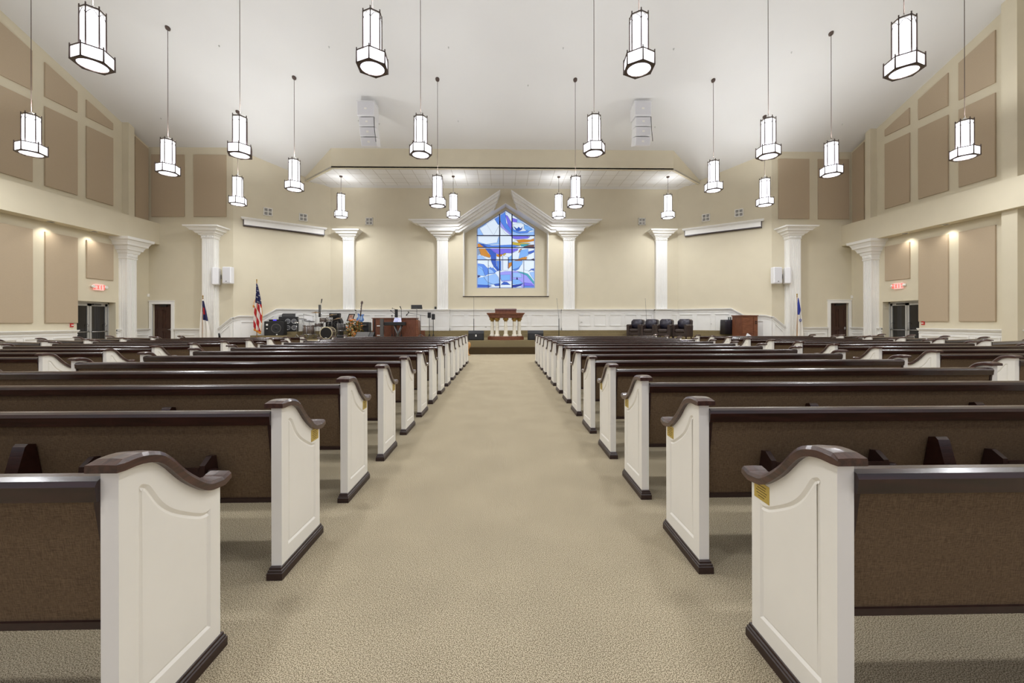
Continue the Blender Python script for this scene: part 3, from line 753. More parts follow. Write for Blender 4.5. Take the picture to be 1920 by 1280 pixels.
for side in ('left', 'right'):
    for k in range(5):
        X = 11.1-.1*k; Y = 8.95+.88*k; a = radians(20)
        if side == 'left': o = put(p3, u3, -X-L3*cos(a), Y+L3*sin(a), -a)
        else: o = put(p3, u3, X, Y, a)
        tag(o, '%s short angled dark pew from the camera along the %s wall' % (ORD[k], side), 'pew', 'angled pews by the side walls')

# ------------------------------------------------------------------ pendant lanterns
def hexr(r, z, a0=0): return [(r*cos(a0+k*pi/3), r*sin(a0+k*pi/3), z) for k in range(6)]
RT, RR, HR, HT = .195, .325, .27, 1.12      # tube radius, ring radius, ring height, total height
DOWN, UPL = 54.0, 120.0
def lantern_proto():
    e = empty('pendant_lantern')
    mb = MB(); mb.loft([hexr(RT-.012, HR-.02), hexr(RT-.012, HT-.02)]); mb.build('upper_shade', M['lampglass'], e)
    mb = MB(); mb.loft([hexr(RR-.014, .02), hexr(RR-.014, HR-.01)], cap=False); mb.build('lower_shade', M['lampglass'], e)
    mb = MB(); b = .016
    def ringbar(r, z, t=.012):
        P = hexr(r, z)
        for k in range(6): mb.tube([P[k], P[(k+1) % 6]], t, 4)
    for r, z0, z1 in ((RT, HR, HT+.06), (RR, 0, HR+.05)):
        for x, y, _ in hexr(r, 0): mb.tube([(x,y,z0),(x,y,z1)], [b,b*.8], 5)
    ringbar(RT, HT, .017); ringbar(RR, HR, .014); ringbar(RR, .012, .018)
    # pointed arches near the top of each face
    for k in range(6):
        a, c = Vector(hexr(RT, 0)[k]), Vector(hexr(RT, 0)[(k+1) % 6]); pts = []
        for t in range(9):
            u = t/8; zz = HT-.17+.13*(1-abs(2*u-1)**1.6); p = a.lerp(c, u); pts.append((p.x, p.y, zz))
        mb.tube(pts, .006, 4)
    mb.build('lantern_frame', M['bronze'], e)
    mb = MB(); n = 24; cir = [((RR*.74)*cos(2*pi*k/n), (RR*.74)*sin(2*pi*k/n)) for k in range(n)]
    plate_with_hole(mb, [(p[0], p[1]) for p in hexr(RR, 0)], cir, lambda x, y, t: (x, y, t), 0, .014); mb.build('bottom_ring', M['bronze'], e)
    mb = MB(); mb.lathe([(RR*.80,.06),(RR*.80,.07)], n=24); mb.build('diffuser', M['lampinner'], e)
    mb = MB(); mb.loft([hexr(RT+.005, HT-.03), hexr(RT+.005, HT-.01)]); mb.lathe([(.08,HT),(.085,HT+.02),(.07,HT+.06),(.03,HT+.10),(.012,HT+.13)], n=14); mb.build('cap', M['white'], e)
    ld = bpy.data.lights.new('down_lamp', 'AREA'); ld.shape = 'DISK'; ld.size = RR*1.4; ld.energy = DOWN; ld.color = (.96,.975,1)
    lo = bpy.data.objects.new('down_lamp', ld); C.objects.link(lo); lo.parent = e; lo.location = (0,0,.005)
    ld = bpy.data.lights.new('up_lamp', 'SPOT'); ld.spot_size = radians(165); ld.spot_blend = .6; ld.shadow_soft_size = .06; ld.energy = UPL; ld.color = (.97,.985,1)
    lo = bpy.data.objects.new('up_lamp', ld); C.objects.link(lo); lo.parent = e; lo.location = (.11,0,HT+.02); lo.rotation_euler = (pi,0,0)
    return e
lp = lantern_proto(); index_kids(lp); ul = [False]
lant = []   # (px, py bottom, Y or mount, rot, label)
def lantern(px, py, Y, rot, label):
    p = onY(px, py, Y); o = put(lp, ul, p.x, p.y, rot); o.location.z = p.z
    tag(o, label, 'pendant light', 'lit hexagonal pendant lanterns')
    zt = (ZS if (Y > 19) else cz(Y)); mb = MB(); Hh = zt-p.z
    mb.tube([(0,0,HT+.11),(0,0,Hh)], .0085, 6); mb.build('hanging_chain', M['bronze'], o)
    mb = MB(); sl = -.38 if Y < 19 else 0
    n = 16; rg = lambda r, dz: [(r*cos(2*pi*k/n+rot*0), r*sin(2*pi*k/n), Hh+dz+sl*(r*sin(2*pi*k/n+rot))) for k in range(n)]
    mb.loft([rg(.03,-.07), rg(.07,-.045), rg(.078,.0)], smooth=True); mb.build('ceiling_canopy', M['bronze'], o)
    lant.append(o)
A0 = pi/6
pn = ['far left','second from left','second from right','far right']
for i, (px, py) in enumerate(((174,123.4),(698.5,129),(1198,131),(1695,136))):
    lantern(px, py, 8.5, (.75, .62, .45, .35)[i], 'large lit hexagonal lantern in the nearest row, top of the photo, %s' % pn[i])
for i, (px, py) in enumerate(((58.7,289),(450,291.8),(788.7,291),(1114,288),(1440.6,293.7),(1808.7,296))):
    lantern(px, py, 12.1, (.75,1.0,1.05,1.05,.5,.25)[i], 'lit hexagonal lantern in the long middle row of six, %s from the left' % ORD[i])
Y3 = onCeil(820,148).y
for i, (px, py, my) in enumerate(((551.9,356,145),(820.6,386.6,148),(1079,387.5,149),(1337.8,357.8,150))):
    lantern(px, py, onCeil(px,my).y, (.6,.5,.55,.4)[i], 'lit hexagonal lantern in the row of four before the stage beam, %s' % pn[i])
lantern(315, 326, onCeil(317,52).y, .75, 'lit hexagonal lantern in front of the two tan panels left of the stage')
lantern(1558.7, 328.7, onCeil(1557,62).y, .3, 'lit hexagonal lantern in front of the two tan panels right of the stage')
lantern(446, 383.5, 16.9, .85, 'lit hexagonal lantern low by the left end of the left projection screen')
lantern(1434, 385, 16.9, .35, 'lit hexagonal lantern low by the right end of the right projection screen')
for i, (px, py, my) in enumerate(((639.4,407.5,330),(850,407.5,330),(1047.8,408.4,331),(1252.5,408.8,331))):
    lantern(px, py, onZ(px,my,ZS).y, 1.05 if i < 3 else .9, 'small lit hexagonal lantern hung from the tiled ceiling over the stage, %s' % pn[i])

for o in lant[-4:]:                          # the stage lanterns burn lower, close under the tiles
    for c in bpy.data.objects:
        if c.parent == o and c.type == 'LIGHT' and c.data.type == 'SPOT':
            c.data = c.data.copy(); c.data.energy = 34
for j, yy in enumerate((3.7, -.5)):          # unseen lanterns added for their light, carrying the grid on to the rear
    for i, xx in enumerate((-14.0, -8.0, -2.55, 2.7, 8.0, 14.0)):
        o = put(lp, ul, xx, yy, .6); o.location.z = 6.5
        tag(o, 'unseen hexagonal lantern added behind the camera to light the hall', 'pendant light', 'unseen lanterns added for light')
        mb = MB(); mb.tube([(0,0,HT+.11),(0,0,cz(yy)-6.5)], .0085, 6); mb.build('hanging_chain', M['bronze'], o)

# ------------------------------------------------------------------ recessed downlights
for fr, side, ps in ((fr_side_l, 'left', ((95.6,418),(177,436))), (fr_side_r, 'right', ((1773,421),(1697,437)))):
    X = (XL+bl.x)/2 if side == 'left' else (XR+br.x)/2
    for i, (px, py) in enumerate(ps):
        y = onX(px, py, X).y; e = empty('recessed_downlight', (X, y, 4.92))
        tag(e, 'small lit round downlight under the %s bulkhead, %s the exit door' % (side, ('farther from', 'nearer to')[i]), 'light fixture', 'downlights')
        mb = MB(); mb.lathe([(.11,-.012),(.11,.0),(.085,.0),(.085,-.012)], n=20); mb.build('trim_ring', M['white'], e)
        mb = MB(); mb.lathe([(.085,-.006),(.085,-.003)], n=20); mb.build('lens', M['downglow'], e)
        ld = bpy.data.lights.new('downlight_lamp', 'SPOT'); ld.energy = 40; ld.spot_size = radians(120); ld.spot_blend = .8; ld.shadow_soft_size = .08; ld.color = (1,.95,.86)
        lo = bpy.data.objects.new('downlight_lamp', ld); C.objects.link(lo); lo.parent = e; lo.location = (0,0,-.03)

# ------------------------------------------------------------------ things on walls
for fr, side, pa, pb in ((fr_ang_l, 'left', (452,409.5), (610,433.5)), (fr_ang_r, 'right', (1282,431), (1432,413))):
    s0, _ = fr.hit(*pa); s1, _ = fr.hit(*pb); s0, s1 = sorted((s0, s1)); zt = 6.22
    e = empty('projection_screen', fr.pt((s0+s1)/2, 5.85, .1)); tag(e, 'long white roll-up projection screen housing on the %s angled wall' % side, 'projection screen')
    mb = MB(); mb.wr(fr, s0-.02, s1+.02, zt-.05, zt, 0, .26); mb.wr(fr, s0, s1, zt-.09, zt-.05, 0, .22); attach(e, mb, 'mounting_rail', 'white')
    mb = MB(); mb.wr(fr, s0+.1, s1-.1, 5.88, zt-.09, 0, .16); attach(e, mb, 'housing', 'white')
    mb = MB(); mb.wr(fr, s0+.07, s1-.07, 5.83, 5.88, 0, .17); mb.wr(fr, s0+.07, s0+.1, 5.88, zt-.1, 0, .17); mb.wr(fr, s1-.1, s1-.07, 5.88, zt-.1, 0, .17); attach(e, mb, 'bottom_edge', 'basewood')
for fr, p, lb in ((fr_ang_l,(502.5,397),'air vent above the left projection screen, nearer its left end'),(fr_ang_l,(568.5,407.5),'air vent above the left projection screen, nearer its right end'),
                  (fr_back,(692.5,414.8),'air vent on the back wall left of the window pediment'),(fr_back,(1203.5,415.3),'air vent on the back wall right of the window pediment'),
                  (fr_ang_r,(1323.7,408),'air vent above the right projection screen, nearer its left end'),(fr_ang_r,(1385.7,399),'air vent above the right projection screen, nearer its right end')):
    s_, z = fr.hit(*p); e = empty('air_vent', fr.pt(s_, z, 0)); tag(e, 'small square white '+lb, 'vent', 'square air vents'); w = .19
    mb = MB(); mb.wr(fr, s_-w+.02, s_+w-.02, z-w+.02, z+w-.02, 0, .008); attach(e, mb, 'backing', 'grey')
    mb = MB()
    for q in ((-w,w,w-.04,w),(-w,w,-w,-w+.04),(-w,-w+.04,-w,w),(w-.04,w,-w,w),(-.018,.018,-w,w),(-w,w,-.018,.018)): mb.wr(fr, s_+q[0], s_+q[1], z+q[2], z+q[3], 0, .03)
    for k in range(-4, 5): mb.wr(fr, s_-w, s_+w, z+k*.038-.004, z+k*.038+.006, 0, .016)
    attach(e, mb, 'frame', 'plate')
# exit signs with emergency lamps
def letters(mb, fr, s0, z0, hgt, sgn, txt='EXIT', d=.085, mi=0):
    w = hgt*.55; t = hgt*.16; gp = hgt*.16; S = {'E':[(0,0,t,1),(0,0,w,'b'),(0,0,w,'m'),(0,0,w,'t')]}
    n = len(txt); tot = n*w+(n-1)*gp; x = -tot/2
    for ch in txt:
        def R(a, b, c, e): mb.wr(fr, s0+sgn*(x+a), s0+sgn*(x+b), z0+c, z0+e, d, d+.006, mi)
        if ch == 'E': R(0,t,0,hgt); R(0,w,0,t); R(0,w*.9,(hgt-t)/2,(hgt+t)/2); R(0,w,hgt-t,hgt)
        if ch == 'I': R(w/2-t/2,w/2+t/2,0,hgt)
        if ch == 'T': R(w/2-t/2,w/2+t/2,0,hgt); R(0,w,hgt-t,hgt)
        if ch == 'X':
            for a, b in ((0,w-t),(w-t,0)): mb.w(fr, [(s0+sgn*(x+a),z0),(s0+sgn*(x+a+t),z0),(s0+sgn*(x+b+t),z0+hgt),(s0+sgn*(x+b),z0+hgt)], d, d+.006, mi)
        x += w+gp
for fr, side, p, sgn in ((fr_side_l,'left',(183,538.5),1),(fr_side_r,'right',(1686.5,536),-1)):
    s_, z = fr.hit(*p); e = empty('exit_sign', fr.pt(s_, z, 0)); tag(e, 'red and white exit sign with lamp heads over the %s glass doors' % side, 'exit sign')
    mb = MB(); mb.wr(fr, s_-.17, s_+.17, z-.12, z+.12, 0, .08); attach(e, mb, 'sign_body', 'exitface')
    mb = MB(); letters(mb, fr, s_, z-.085, .17, sgn); attach(e, mb, 'exit_lettering', 'exit')
    for q in (-.25, .25):
        mb = MB(); c = fr.pt(s_+q, z+.02, .07); mb.lathe([(.03,-.06),(.06,.0),(.06,.05)], c, 12, axis='x'); mb.wr(fr, s_+min(0,q), s_+max(0,q), z-.01, z+.03, .01, .03); attach(e, mb, 'lamp_head', 'plate')
for fr, p, side in ((fr_side_l,(133,609.5),'left'),(fr_side_r,(1732,605.5),'right')):
    s_, z = fr.hit(*p); e = empty('fire_alarm', fr.pt(s_, z, 0)); tag(e, 'small red fire alarm pull beside the %s glass doors' % side, 'fire alarm')
    mb = MB(); mb.wr(fr, s_-.055, s_+.055, z-.075, z+.075, 0, .006); attach(e, mb, 'wall_mount', 'plate'); mb = MB(); mb.wr(fr, s_-.05, s_+.05, z-.07, z+.07, .006, .05); attach(e, mb, 'housing', 'redplastic'); mb = MB(); mb.wr(fr, s_-.035, s_+.035, z-.02, z+.015, .05, .062); attach(e, mb, 'handle', 'plate')
for fr, p, side in ((fr_front_l,(278.5,553.5),'left'),(fr_front_r,(1597,556.5),'right')):
    s_, z = fr.hit(*p); mb = MB(); mb.wr(fr, s_-.05, s_+.05, z-.07, z+.07, 0, .08); mb.wr(fr, s_-.035, s_+.035, z-.05, z+.02, .08, .095); tag(mb.build('motion_sensor', M['plate']), 'tiny white sensor high in the corner by the %s wooden door' % side, 'sensor')
for fr, p, lb in ((fr_back,(911,613),'white outlet plate low on the wainscot left of the pulpit'),(fr_back,(1090,604),'white outlet plate low on the wainscot right of the pulpit'),(fr_ang_r,(1333,607),'white outlet plate low on the wainscot beside the armchairs')):
    s_, z = fr.hit(*p); mb = MB(); mb.wr(fr, s_-.06, s_+.06, z-.05, z+.05, .04, .052); mb.wr(fr, s_-.03, s_-.01, z-.02, z+.02, .052, .056, 1); mb.wr(fr, s_+.01, s_+.03, z-.02, z+.02, .052, .056, 1)
    tag(mb.build('wall_outlet', [M['plate'], M['grey']]), lb, 'outlet')
# sprinkler heads
for i, (px, py) in enumerate(((411,86),(302,222),(617,88),(841,89),(672,226),(711,232),(859,227),(1056,90),(1263,92),(1484,98),(1579,233),(1228,238),(990,160))):
    p = onCeil(px, py); mb = MB(); mb.lathe([(.03,0),(.026,-.015),(.01,-.02),(.01,-.04),(.02,-.044),(.02,-.048)], (0,0,.01), 8)
    tag(mb.build('ceiling_sprinkler', M['alu'], loc=p), 'tiny grey sprinkler head on the sloping white ceiling', 'sprinkler', 'ceiling sprinklers')

# small wall loudspeakers
def wall_speaker(fr, p0, p1, y0, y1, rz, lb):
    a, zt = fr.hit(p0, y0, .25); b, zb = fr.hit(p1, y1, .25); w = abs(b-a); c = (a+b)/2; hh = abs(zt-zb); zc = (zt+zb)/2
    if rz: w = .42
    e = empty('wall_speaker', fr.pt(c, zc, .25)); tag(e, lb, 'speaker'); L_ = Vector(e.location)
    fx = Frame((0,0),(1,0),1)
    mb = MB(); mb.rbox(-w/2, w/2, -.14, .12, -hh/2, hh/2, .03); o = mb.build('cabinet', M['greyspk'], e)
    mb2 = MB(); mb2.box(-w/2+.03, w/2-.03, -.15, -.138, -hh/2+.05, hh/2-.04); g = mb2.build('grille', M['greyspk2'], e)
    mb3 = MB(); mb3.box(-.03, .03, -.155, -.149, -hh/2+.09, -hh/2+.12); lg = mb3.build('badge', M['grey'], e)
    mb4 = MB(); mb4.tube([(0,.1,0),(0,.26,0)], .03, 8); mb4.box(-.05,.05,.22,.28,-.1,.1); mt_ = mb4.build('wall_bracket', M['greymetal'], e)
    for q in (o, g, lg): q.rotation_euler = (0,0,rz)
wall_speaker(fr_front_l, 420, 436.5, 500.5, 532, 0, 'pale grey wall speaker facing the camera, right of the left fluted column')
wall_speaker(fr_front_l, 399, 413, 502, 534, -1.15, 'narrow looking pale grey wall speaker turned sideways against the left fluted column')
wall_speaker(fr_front_r, 1447.5, 1463.5, 501, 532, 0, 'pale grey wall speaker facing the camera, left of the right fluted column')
wall_speaker(fr_front_r, 1468, 1482, 502, 532, 1.15, 'narrow looking pale grey wall speaker turned sideways against the right fluted column')

# hanging line arrays
for px, side in ((690, 'left'), (1201, 'right')):
    y = 16.4; p = onY(px, 197, y); e = empty('line_array_speaker', p)
    tag(e, 'pale grey stack of hanging loudspeakers under the ceiling, %s of centre' % side, 'speaker', 'hanging speaker stacks')
    z = 0; w = .34; sg = 1
    mb = MB(); mb.rbox(-w, w, -.3, .3, -.58, -.02, .02); mb.build('subwoofer_box', M['greyspk'], e)
    mb = MB(); mb.box(-w+.03, w-.03, -.31, -.298, -.55, -.05); mb.box(-.05,.05,-.318,-.308,-.33,-.26,1); mb.build('subwoofer_grille', [M['greyspk2'], M['plate']], e)
    yy = 0; z = -.60
    for k in range(3):
        a = radians(5+7*k); mb = MB(); mb.rbox(-w*.93, w*.93, -.27, .25, -.34, 0, .02); o = mb.build('speaker_cabinet', M['greyspk'], e, (0.03+.015*k, yy, z)); o.rotation_euler = (a, 0, 0)
        mb = MB(); mb.box(-w*.86, w*.86, -.282, -.268, -.31, -.03); mb.box(-.05,.05,-.29,-.281,-.2,-.13,1); g = mb.build('cabinet_grille', [M['greyspk2'], M['plate']], o)
        yy += .34*sin(a)*1.0+.0; z -= .345*cos(a)
    mb = MB(); mb.box(-w-.02, w+.02, -.3, .25, -.02, .02)
    for x in (-.2, .2): mb.tube([(x,0,0),(x,0,cz(y)-p.z)], .012, 6)
    mb.build('hanging_bar', M['greyspk'], e)
    mb = MB(); mb.tube([(.33,-.28,-.62),(.345,-.28,-1.1),(.40,-.27,-1.6)], .012, 6); mb.build('cable', M['black'], e)

# ------------------------------------------------------------------ pulpit
pc = onY(948.3, 638, 17.75); PX = pc.x; PY = 17.95
e = empty('pulpit', (PX, PY, ZST)); tag(e, 'wooden pulpit carried on five white columns at the centre of the stage', 'pulpit')
def arc(w, d0, d1, n=13):     # bowed plan: straight back, curved front
    pts = [(-w, d1), (w, d1)]
    for i in range(n): t = 1-2*i/(n-1); pts.append((w*t, -d0*(1-t*t)*.8-d0*.2))
    return pts
mb = MB(); mb.pz(arc(.80,.42,.30), 0, .13); mb.pz(arc(.78,.40,.28), .13, .16); mb.build('base', M['oak'], e)
for x, y in ((-.60,.02),(-.38,-.16),(0,-.26),(.38,-.16),(.60,.02)):
    mb = MB(); mb.lathe([(.12,.16),(.12,.19),(.105,.21),(.11,.235),(.09,.25),(.08,.27),(.078,.5),(.07,.80),(.07,.82)], (x,y,0), 16)
    o = mb.build('column', M['marble'], e)
    mb = MB(); mb.lathe([(.072,.815),(.08,.84),(.085,.88),(.10,.91),(.12,.95),(.13,.98)], (x,y,0), 12)
    for k in range(8): mb.ball((x+.1*cos(k*pi/4), y+.1*sin(k*pi/4), .92), (.025,.025,.045), 6, 4)
    mb.build('capital', M['gold'], o)
mb = MB()
for z0, z1, g in ((.97,1.0,0),(1.0,1.05,.03),(1.05,1.11,.05),(1.11,1.15,.09),(1.15,1.20,.12)): mb.pz(arc(.72+g,.42+g,.24+g), z0, z1)
mb.build('cornice', M['oak'], e)
mb = MB(); mb.box(-.47,.47,-.05,.32,1.20,1.33); mb.px([(-.08,1.33),(.34,1.33),(.34,1.40),(-.08,1.34)], -.49, .49); mb.build('lectern_top', M['cherry'], e)

# stage monitors in front
for px, lb in ((892.5, 'left'), (1004.5, 'right')):
    p = onY(px, 638, 17.6); e = empty('stage_monitor', (p.x, 17.75, ZST)); tag(e, 'black box monitor speaker on the stage edge, %s of the pulpit' % lb, 'monitor speaker')
    mb = MB(); mb.px([(-.15,0),(.25,0),(.25,.36),(.08,.42),(-.10,.42),(-.17,.3)], -.335, .335); mb.build('cabinet', M['black'], e)
    mb = MB(); mb.box(-.30,.30,-.175,-.155,.04,.30); mb.build('grille', M['grille'], e)
    mb = MB(); mb.box(-.03,.03,-.182,-.174,.16,.25); mb.build('badge', M['plate'], e)

# ------------------------------------------------------------------ stands, mics
def tripod(mb, x, y, z, r=.3, n=3, a0=.5, rr=.012):
    for k in range(n):
        a = a0+2*pi*k/n; mb.tube([(x,y,z+.22),(x+r*cos(a),y+r*sin(a),z+.012)], rr, 6)
def tall_mic(px, Y, ytop, yb, lb, lean=0):
    p = onY(px, yb, Y); t = onY(px+lean, ytop, Y); m_ = onY(px, 597, Y)
    e = empty('choir_microphone_stand', (p.x, Y, ZST)); tag(e, lb, 'microphone stand')
    mb = MB(); mb.lathe([(.13,0),(.13,.015),(.03,.03)], n=16); mb.build('base', M['black'], e)
    mb = MB(); mb.tube([(0,0,.02),(0,0,m_.z-ZST)], .016, 6); mb.build('pole', M['black'], e)
    mb = MB(); mb.tube([(0,0,m_.z-ZST),(t.x-p.x,0,t.z-ZST)], .006, 6); mb.ball((t.x-p.x,0,t.z-ZST), .015, 6, 4); mb.build('gooseneck', M['grey'], e)
tall_mic(888.5, 19.2, 556, 637, 'thin tall microphone on a black pole, left of the pulpit')
tall_mic(1048, 19.0, 560, 637, 'thin tall microphone leaning slightly, right of the pulpit', -4)
tall_mic(1212, 20.2, 560, 637, 'thin tall microphone behind the brown armchairs', -2)

def stage(name, px, Y, label, cat, z=ZST, rz=0, group=None):
    p = onY(px, 620, Y); e = empty(name, (p.x, Y, z), rz); tag(e, label, cat, group); return e
# music stand
e = stage('music_stand', 781.5, 20.25, 'black music stand with a flat slanted desk behind the organ', 'music stand')
mb = MB(); mb.tube([(0,0,.2),(0,0,1.5)], .012, 6); tripod(mb, 0,0,0,.14); mb.build('pole', M['greymetal'], e)
mb = MB(); mb.prism([(-.28,0),(.28,0),(.24,.2),(-.30,.2)], lambda x, z, t: (x, t+z*.4, 1.46+z), 0, .015); mb.box(-.28,.28,-.05,.0,1.45,1.47); mb.build('desk', M['black'], e)
# boom microphone
e = stage('boom_microphone_stand', 788.5, 18.9, 'long horizontal boom microphone stand to the right of the keyboard', 'microphone stand')
mb = MB(); mb.tube([(0,0,.2),(0,0,1.12)], .013, 6); tripod(mb,0,0,0,.35); mb.build('pole', M['greymetal'], e)
mb = MB(); mb.tube([(.22,0,1.10),(0,0,1.13),(-.55,0,1.22)], .009, 6); mb.build('boom_arm', M['grey'], e)
mb = MB(); mb.tube([(-.55,0,1.22),(-.62,-.02,1.16),(-.66,-.03,1.1)], [.012,.02,.03], 8); mb.tube([(-.55,0,1.22),(-.57,0,1.29)], .025, 8); mb.build('microphone', M['black'], e)
# two straight stands with small speakers
for px, hh, lb in ((805,1.28,'left one'),(812.5,1.2,'right one')):
    e = stage('small_speaker_stand', px, 20.2, 'slim stand with a small black speaker box by the centre column, %s' % lb, 'speaker stand')
    mb = MB(); mb.tube([(0,0,.1),(0,0,hh)], .013, 6); tripod(mb,0,0,0,.07); mb.build('pole', M['black'], e)
    mb = MB(); mb.rbox(-.075,.075,-.08,.08,hh-.28,hh,.015); mb.build('speaker_box', M['black'], e)
s_, z = fr_back.hit(816.8, 578.5); mb = MB(); mb.wr(fr_back, s_-.04, s_+.04, z-.1, z+.1, 0, .12); tag(mb.build('wall_remote_box', M['black']), 'small black box on the wall beside the left centre column', 'box')
e = stage('wooden_crate', 791, 20.1, 'small brown wooden box on the stage floor behind the boom stand', 'box')
mb = MB(); mb.box(-.14,.14,-.12,.12,.18,.38); mb.box(-.15,.15,-.13,.13,0,.18); mb.build('box_body', M['oak'], e)

# ------------------------------------------------------------------ flags
def flag(px, Y, ytop, z0, lb, kind, w=.36, dx=.0):
    p = onY(px, 600, Y); zt = onY(px, ytop, Y).z; e = empty('standing_flag', (p.x, Y, z0)); tag(e, lb, 'flag'); hp = zt-z0
    mb = MB(); mb.lathe([(.14,0),(.15,.03),(.08,.06),(.03,.1)], n=16); mb.build('base', M['gold'], e)
    mb = MB(); mb.tube([(0,0,.08),(0,0,hp-.15)], .014, 8); mb.build('pole', M['tanwood'], e)
    mb = MB(); mb.lathe([(.012,hp-.16),(.03,hp-.14),(.012,hp-.1),(.03,hp-.06),(.02,hp-.02),(.003,hp)], n=10); mb.build('finial', M['gold'], e)
    hb = .28 if kind != 'us' else .42; H0 = hp-.2; nu, nv = 44, 22; rows = []
    for i in range(nu+1):
        u = i/nu; ww = w*(.15+.85*min(1,u*1.6)**.8)*(1 if u < .8 else 1-.2*(u-.8)/.2)
        row = []
        for j in range(nv+1):
            v = j/nv; x = -.25*ww+ww*v+ (.03*sin(u*5) if kind == 'us' else 0)
            y = -.03-.045*sin(v*pi*5+u*2)*min(1,u*3)
            drop = .22*v*(1-u*.3) if kind != 'x' else 0
            row.append((x, y, H0-u*(H0-hb)-drop*u*1.1))
        rows.append(row)
    mb = MB(); vs = [q for r in rows for q in r]; groups = {}
    for i in range(nu):
        for j in range(nv):
            u = (i+.5)/nu; v = (j+.5)/nv
            if kind == 'us':
                if u < .42: mi = 1 if not ((i*3+j*2) % 7 == 0 and i % 2 == 0) else 2
                else: mi = 0 if int((v*2.6-u*5.2)*1.25+40) % 2 == 0 else 2
                if u > .955 or (v > .95 and u > .45): mi = 3
            elif kind == 'christian':
                mi = 2
                if .03 < u < .40 and v > .18+u*.1: mi = 1
                if .16 < u < .30 and .5 < v < .78: mi = 0
            else:
                mi = 2
                if u < .34 and v > .08 and abs(v-.25-(.34-u)*1.8) < .42: mi = 1
                if u > .84 and v > .45: mi = 1
            groups.setdefault(mi, []).append((i*(nv+1)+j, i*(nv+1)+j+1, (i+1)*(nv+1)+j+1, (i+1)*(nv+1)+j))
    mb.v = [tuple(q) for q in vs]
    for mi, fs in groups.items():
        for f in fs: mb.f.append(list(f)); mb.mi.append(mi); mb.sm.append(True)
    if kind == 'israel':   # six pointed star
        c = (.08, -.10, H0-.47*(H0-hb))
        for a0 in (pi/2, -pi/2):
            P = [(c[0]+.055*cos(a0+k*2*pi/3), c[1], c[2]+.075*sin(a0+k*2*pi/3)) for k in range(3)]
            for k in range(3): mb.tube([P[k], P[(k+1) % 3]], .008, 5, mi=1)
    blue = M['flagblue'] if kind == 'israel' else M['blue']
    o = mb.build('flag_cloth', [M['red'], blue, M['flagwhite'], M['fringe']], e)
    so = o.modifiers.new('thickness', 'SOLIDIFY'); so.thickness = .006
    if kind != 'christian' and kind != 'israel':
        mb = MB(); mb.tube([(-.02,-.04,hp-.9),(-.10,-.05,hp-1.1),(-.08,-.05,hp-1.3),(-.03,-.05,hp-1.15)], .012, 6); mb.ball((-.12,-.05,hp-1.25),(.03,.03,.07),8,5); mb.build('tassel', M['fringe'], e)
flag(481.5, 18.75, 523, ZST, 'red, white and blue striped flag with gold fringe left of the black amplifiers', 'us', w=.34)
flag(380.5, 17.9, 553, 0, 'mostly white flag with dark blue corner and red cross by the left fluted column', 'christian', w=.40)
flag(1494.5, 17.9, 550, 0, 'white flag with blue stripes and a star by the right fluted column', 'israel', w=.38)

# ------------------------------------------------------------------ amplifiers
def cone(mb, x, y, z, r, mi=0, mi2=1):
    mb.lathe([(r,0),(r,-.012),(r*.9,-.015),(r*.86,0)], (x,y,z), 20, axis='y', mi=mi)
    mb.lathe([(r*.84,-.004),(r*.3,-.001),(r*.26,-.02),(.004,-.03)], (x,y,z), 20, axis='y', mi=mi2)
ZR = .75
e = stage('bass_amplifier', 517, 19.15, 'large black speaker cabinet with one big cone, leftmost on the stage', 'amplifier', ZR, .15)
mb = MB(); mb.rbox(-.42,.42,-.22,.22,0,.66,.02); mb.build('cabinet', M['black'], e)
mb = MB(); cone(mb, .1, -.225, .33, .22); mb.build('speaker_cone', [M['grey'], M['grille']], e)
mb = MB(); mb.box(-.33,-.25,-.23,-.218,.46,.54); mb.box(-.32,-.26,-.23,-.218,.3,.34); mb.box(.10,.16,-.23,-.218,.02,.07); mb.build('control_panel', M['plate'], e)
e2 = stage('rack_processor', 519, 19.15, 'low black rack unit with purple light on top of the large speaker', 'audio unit', ZR+.66)
mb = MB(); mb.rbox(-.28,.28,-.16,.16,0,.09,.01); mb.build('case', M['black'], e2); mb = MB(); mb.box(-.08,.08,-.168,-.158,.03,.075); mb.build('display', M['purple'], e2)
e = stage('four_cone_speaker', 541.5, 19.75, 'black speaker cabinet with four pale cones beside the large one-cone speaker', 'amplifier', .914, .28)
mb = MB(); mb.rbox(-.42,.40,-.1,.2,0,.72,.02); mb.build('cabinet', M['black'], e)
for x in (-.02,.25):
    for z in (.19,.5): mb = MB(); cone(mb, x, -.105, z, .115); mb.build('speaker_cone', [M['alu'], M['greymetal']], e)
e2 = stage('amplifier_head', 541, 19.75, 'small black amplifier head tilted on top of the four-cone speaker', 'amplifier', .914+.72, .28)
mb = MB(); mb.px([(-.09,0),(.17,0),(.17,.16),(-.06,.11)], -.27, .27); mb.build('case', M['black'], e2); mb = MB(); mb.box(-.22,.22,-.10,-.07,.03,.06); mb.build('knob_strip', M['grey'], e2)
e = stage('guitar_amplifier', 626.5, 20.15, 'tall rounded black speaker cabinet behind the drum kit', 'amplifier')
mb = MB(); prof = [(-.36,0),(.36,0),(.38,.5),(.37,.85),(.28,1.02),(-.26,1.02),(-.37,.85),(-.38,.5)]; mb.py(prof, -.1, .22); mb.build('cabinet', M['black'], e)
mb = MB(); cone(mb, -.15, -.11, .72, .13); cone(mb, .16, -.11, .72, .13); cone(mb, -.15, -.11, .4, .13); cone(mb, .16, -.11, .4, .13); mb.build('speaker_cones', [M['grey'], M['grille']], e)
e2 = stage('amplifier_head', 628, 20.15, 'black amplifier head with pale nameplate on the tall cabinet behind the drums', 'amplifier', ZST+1.02)
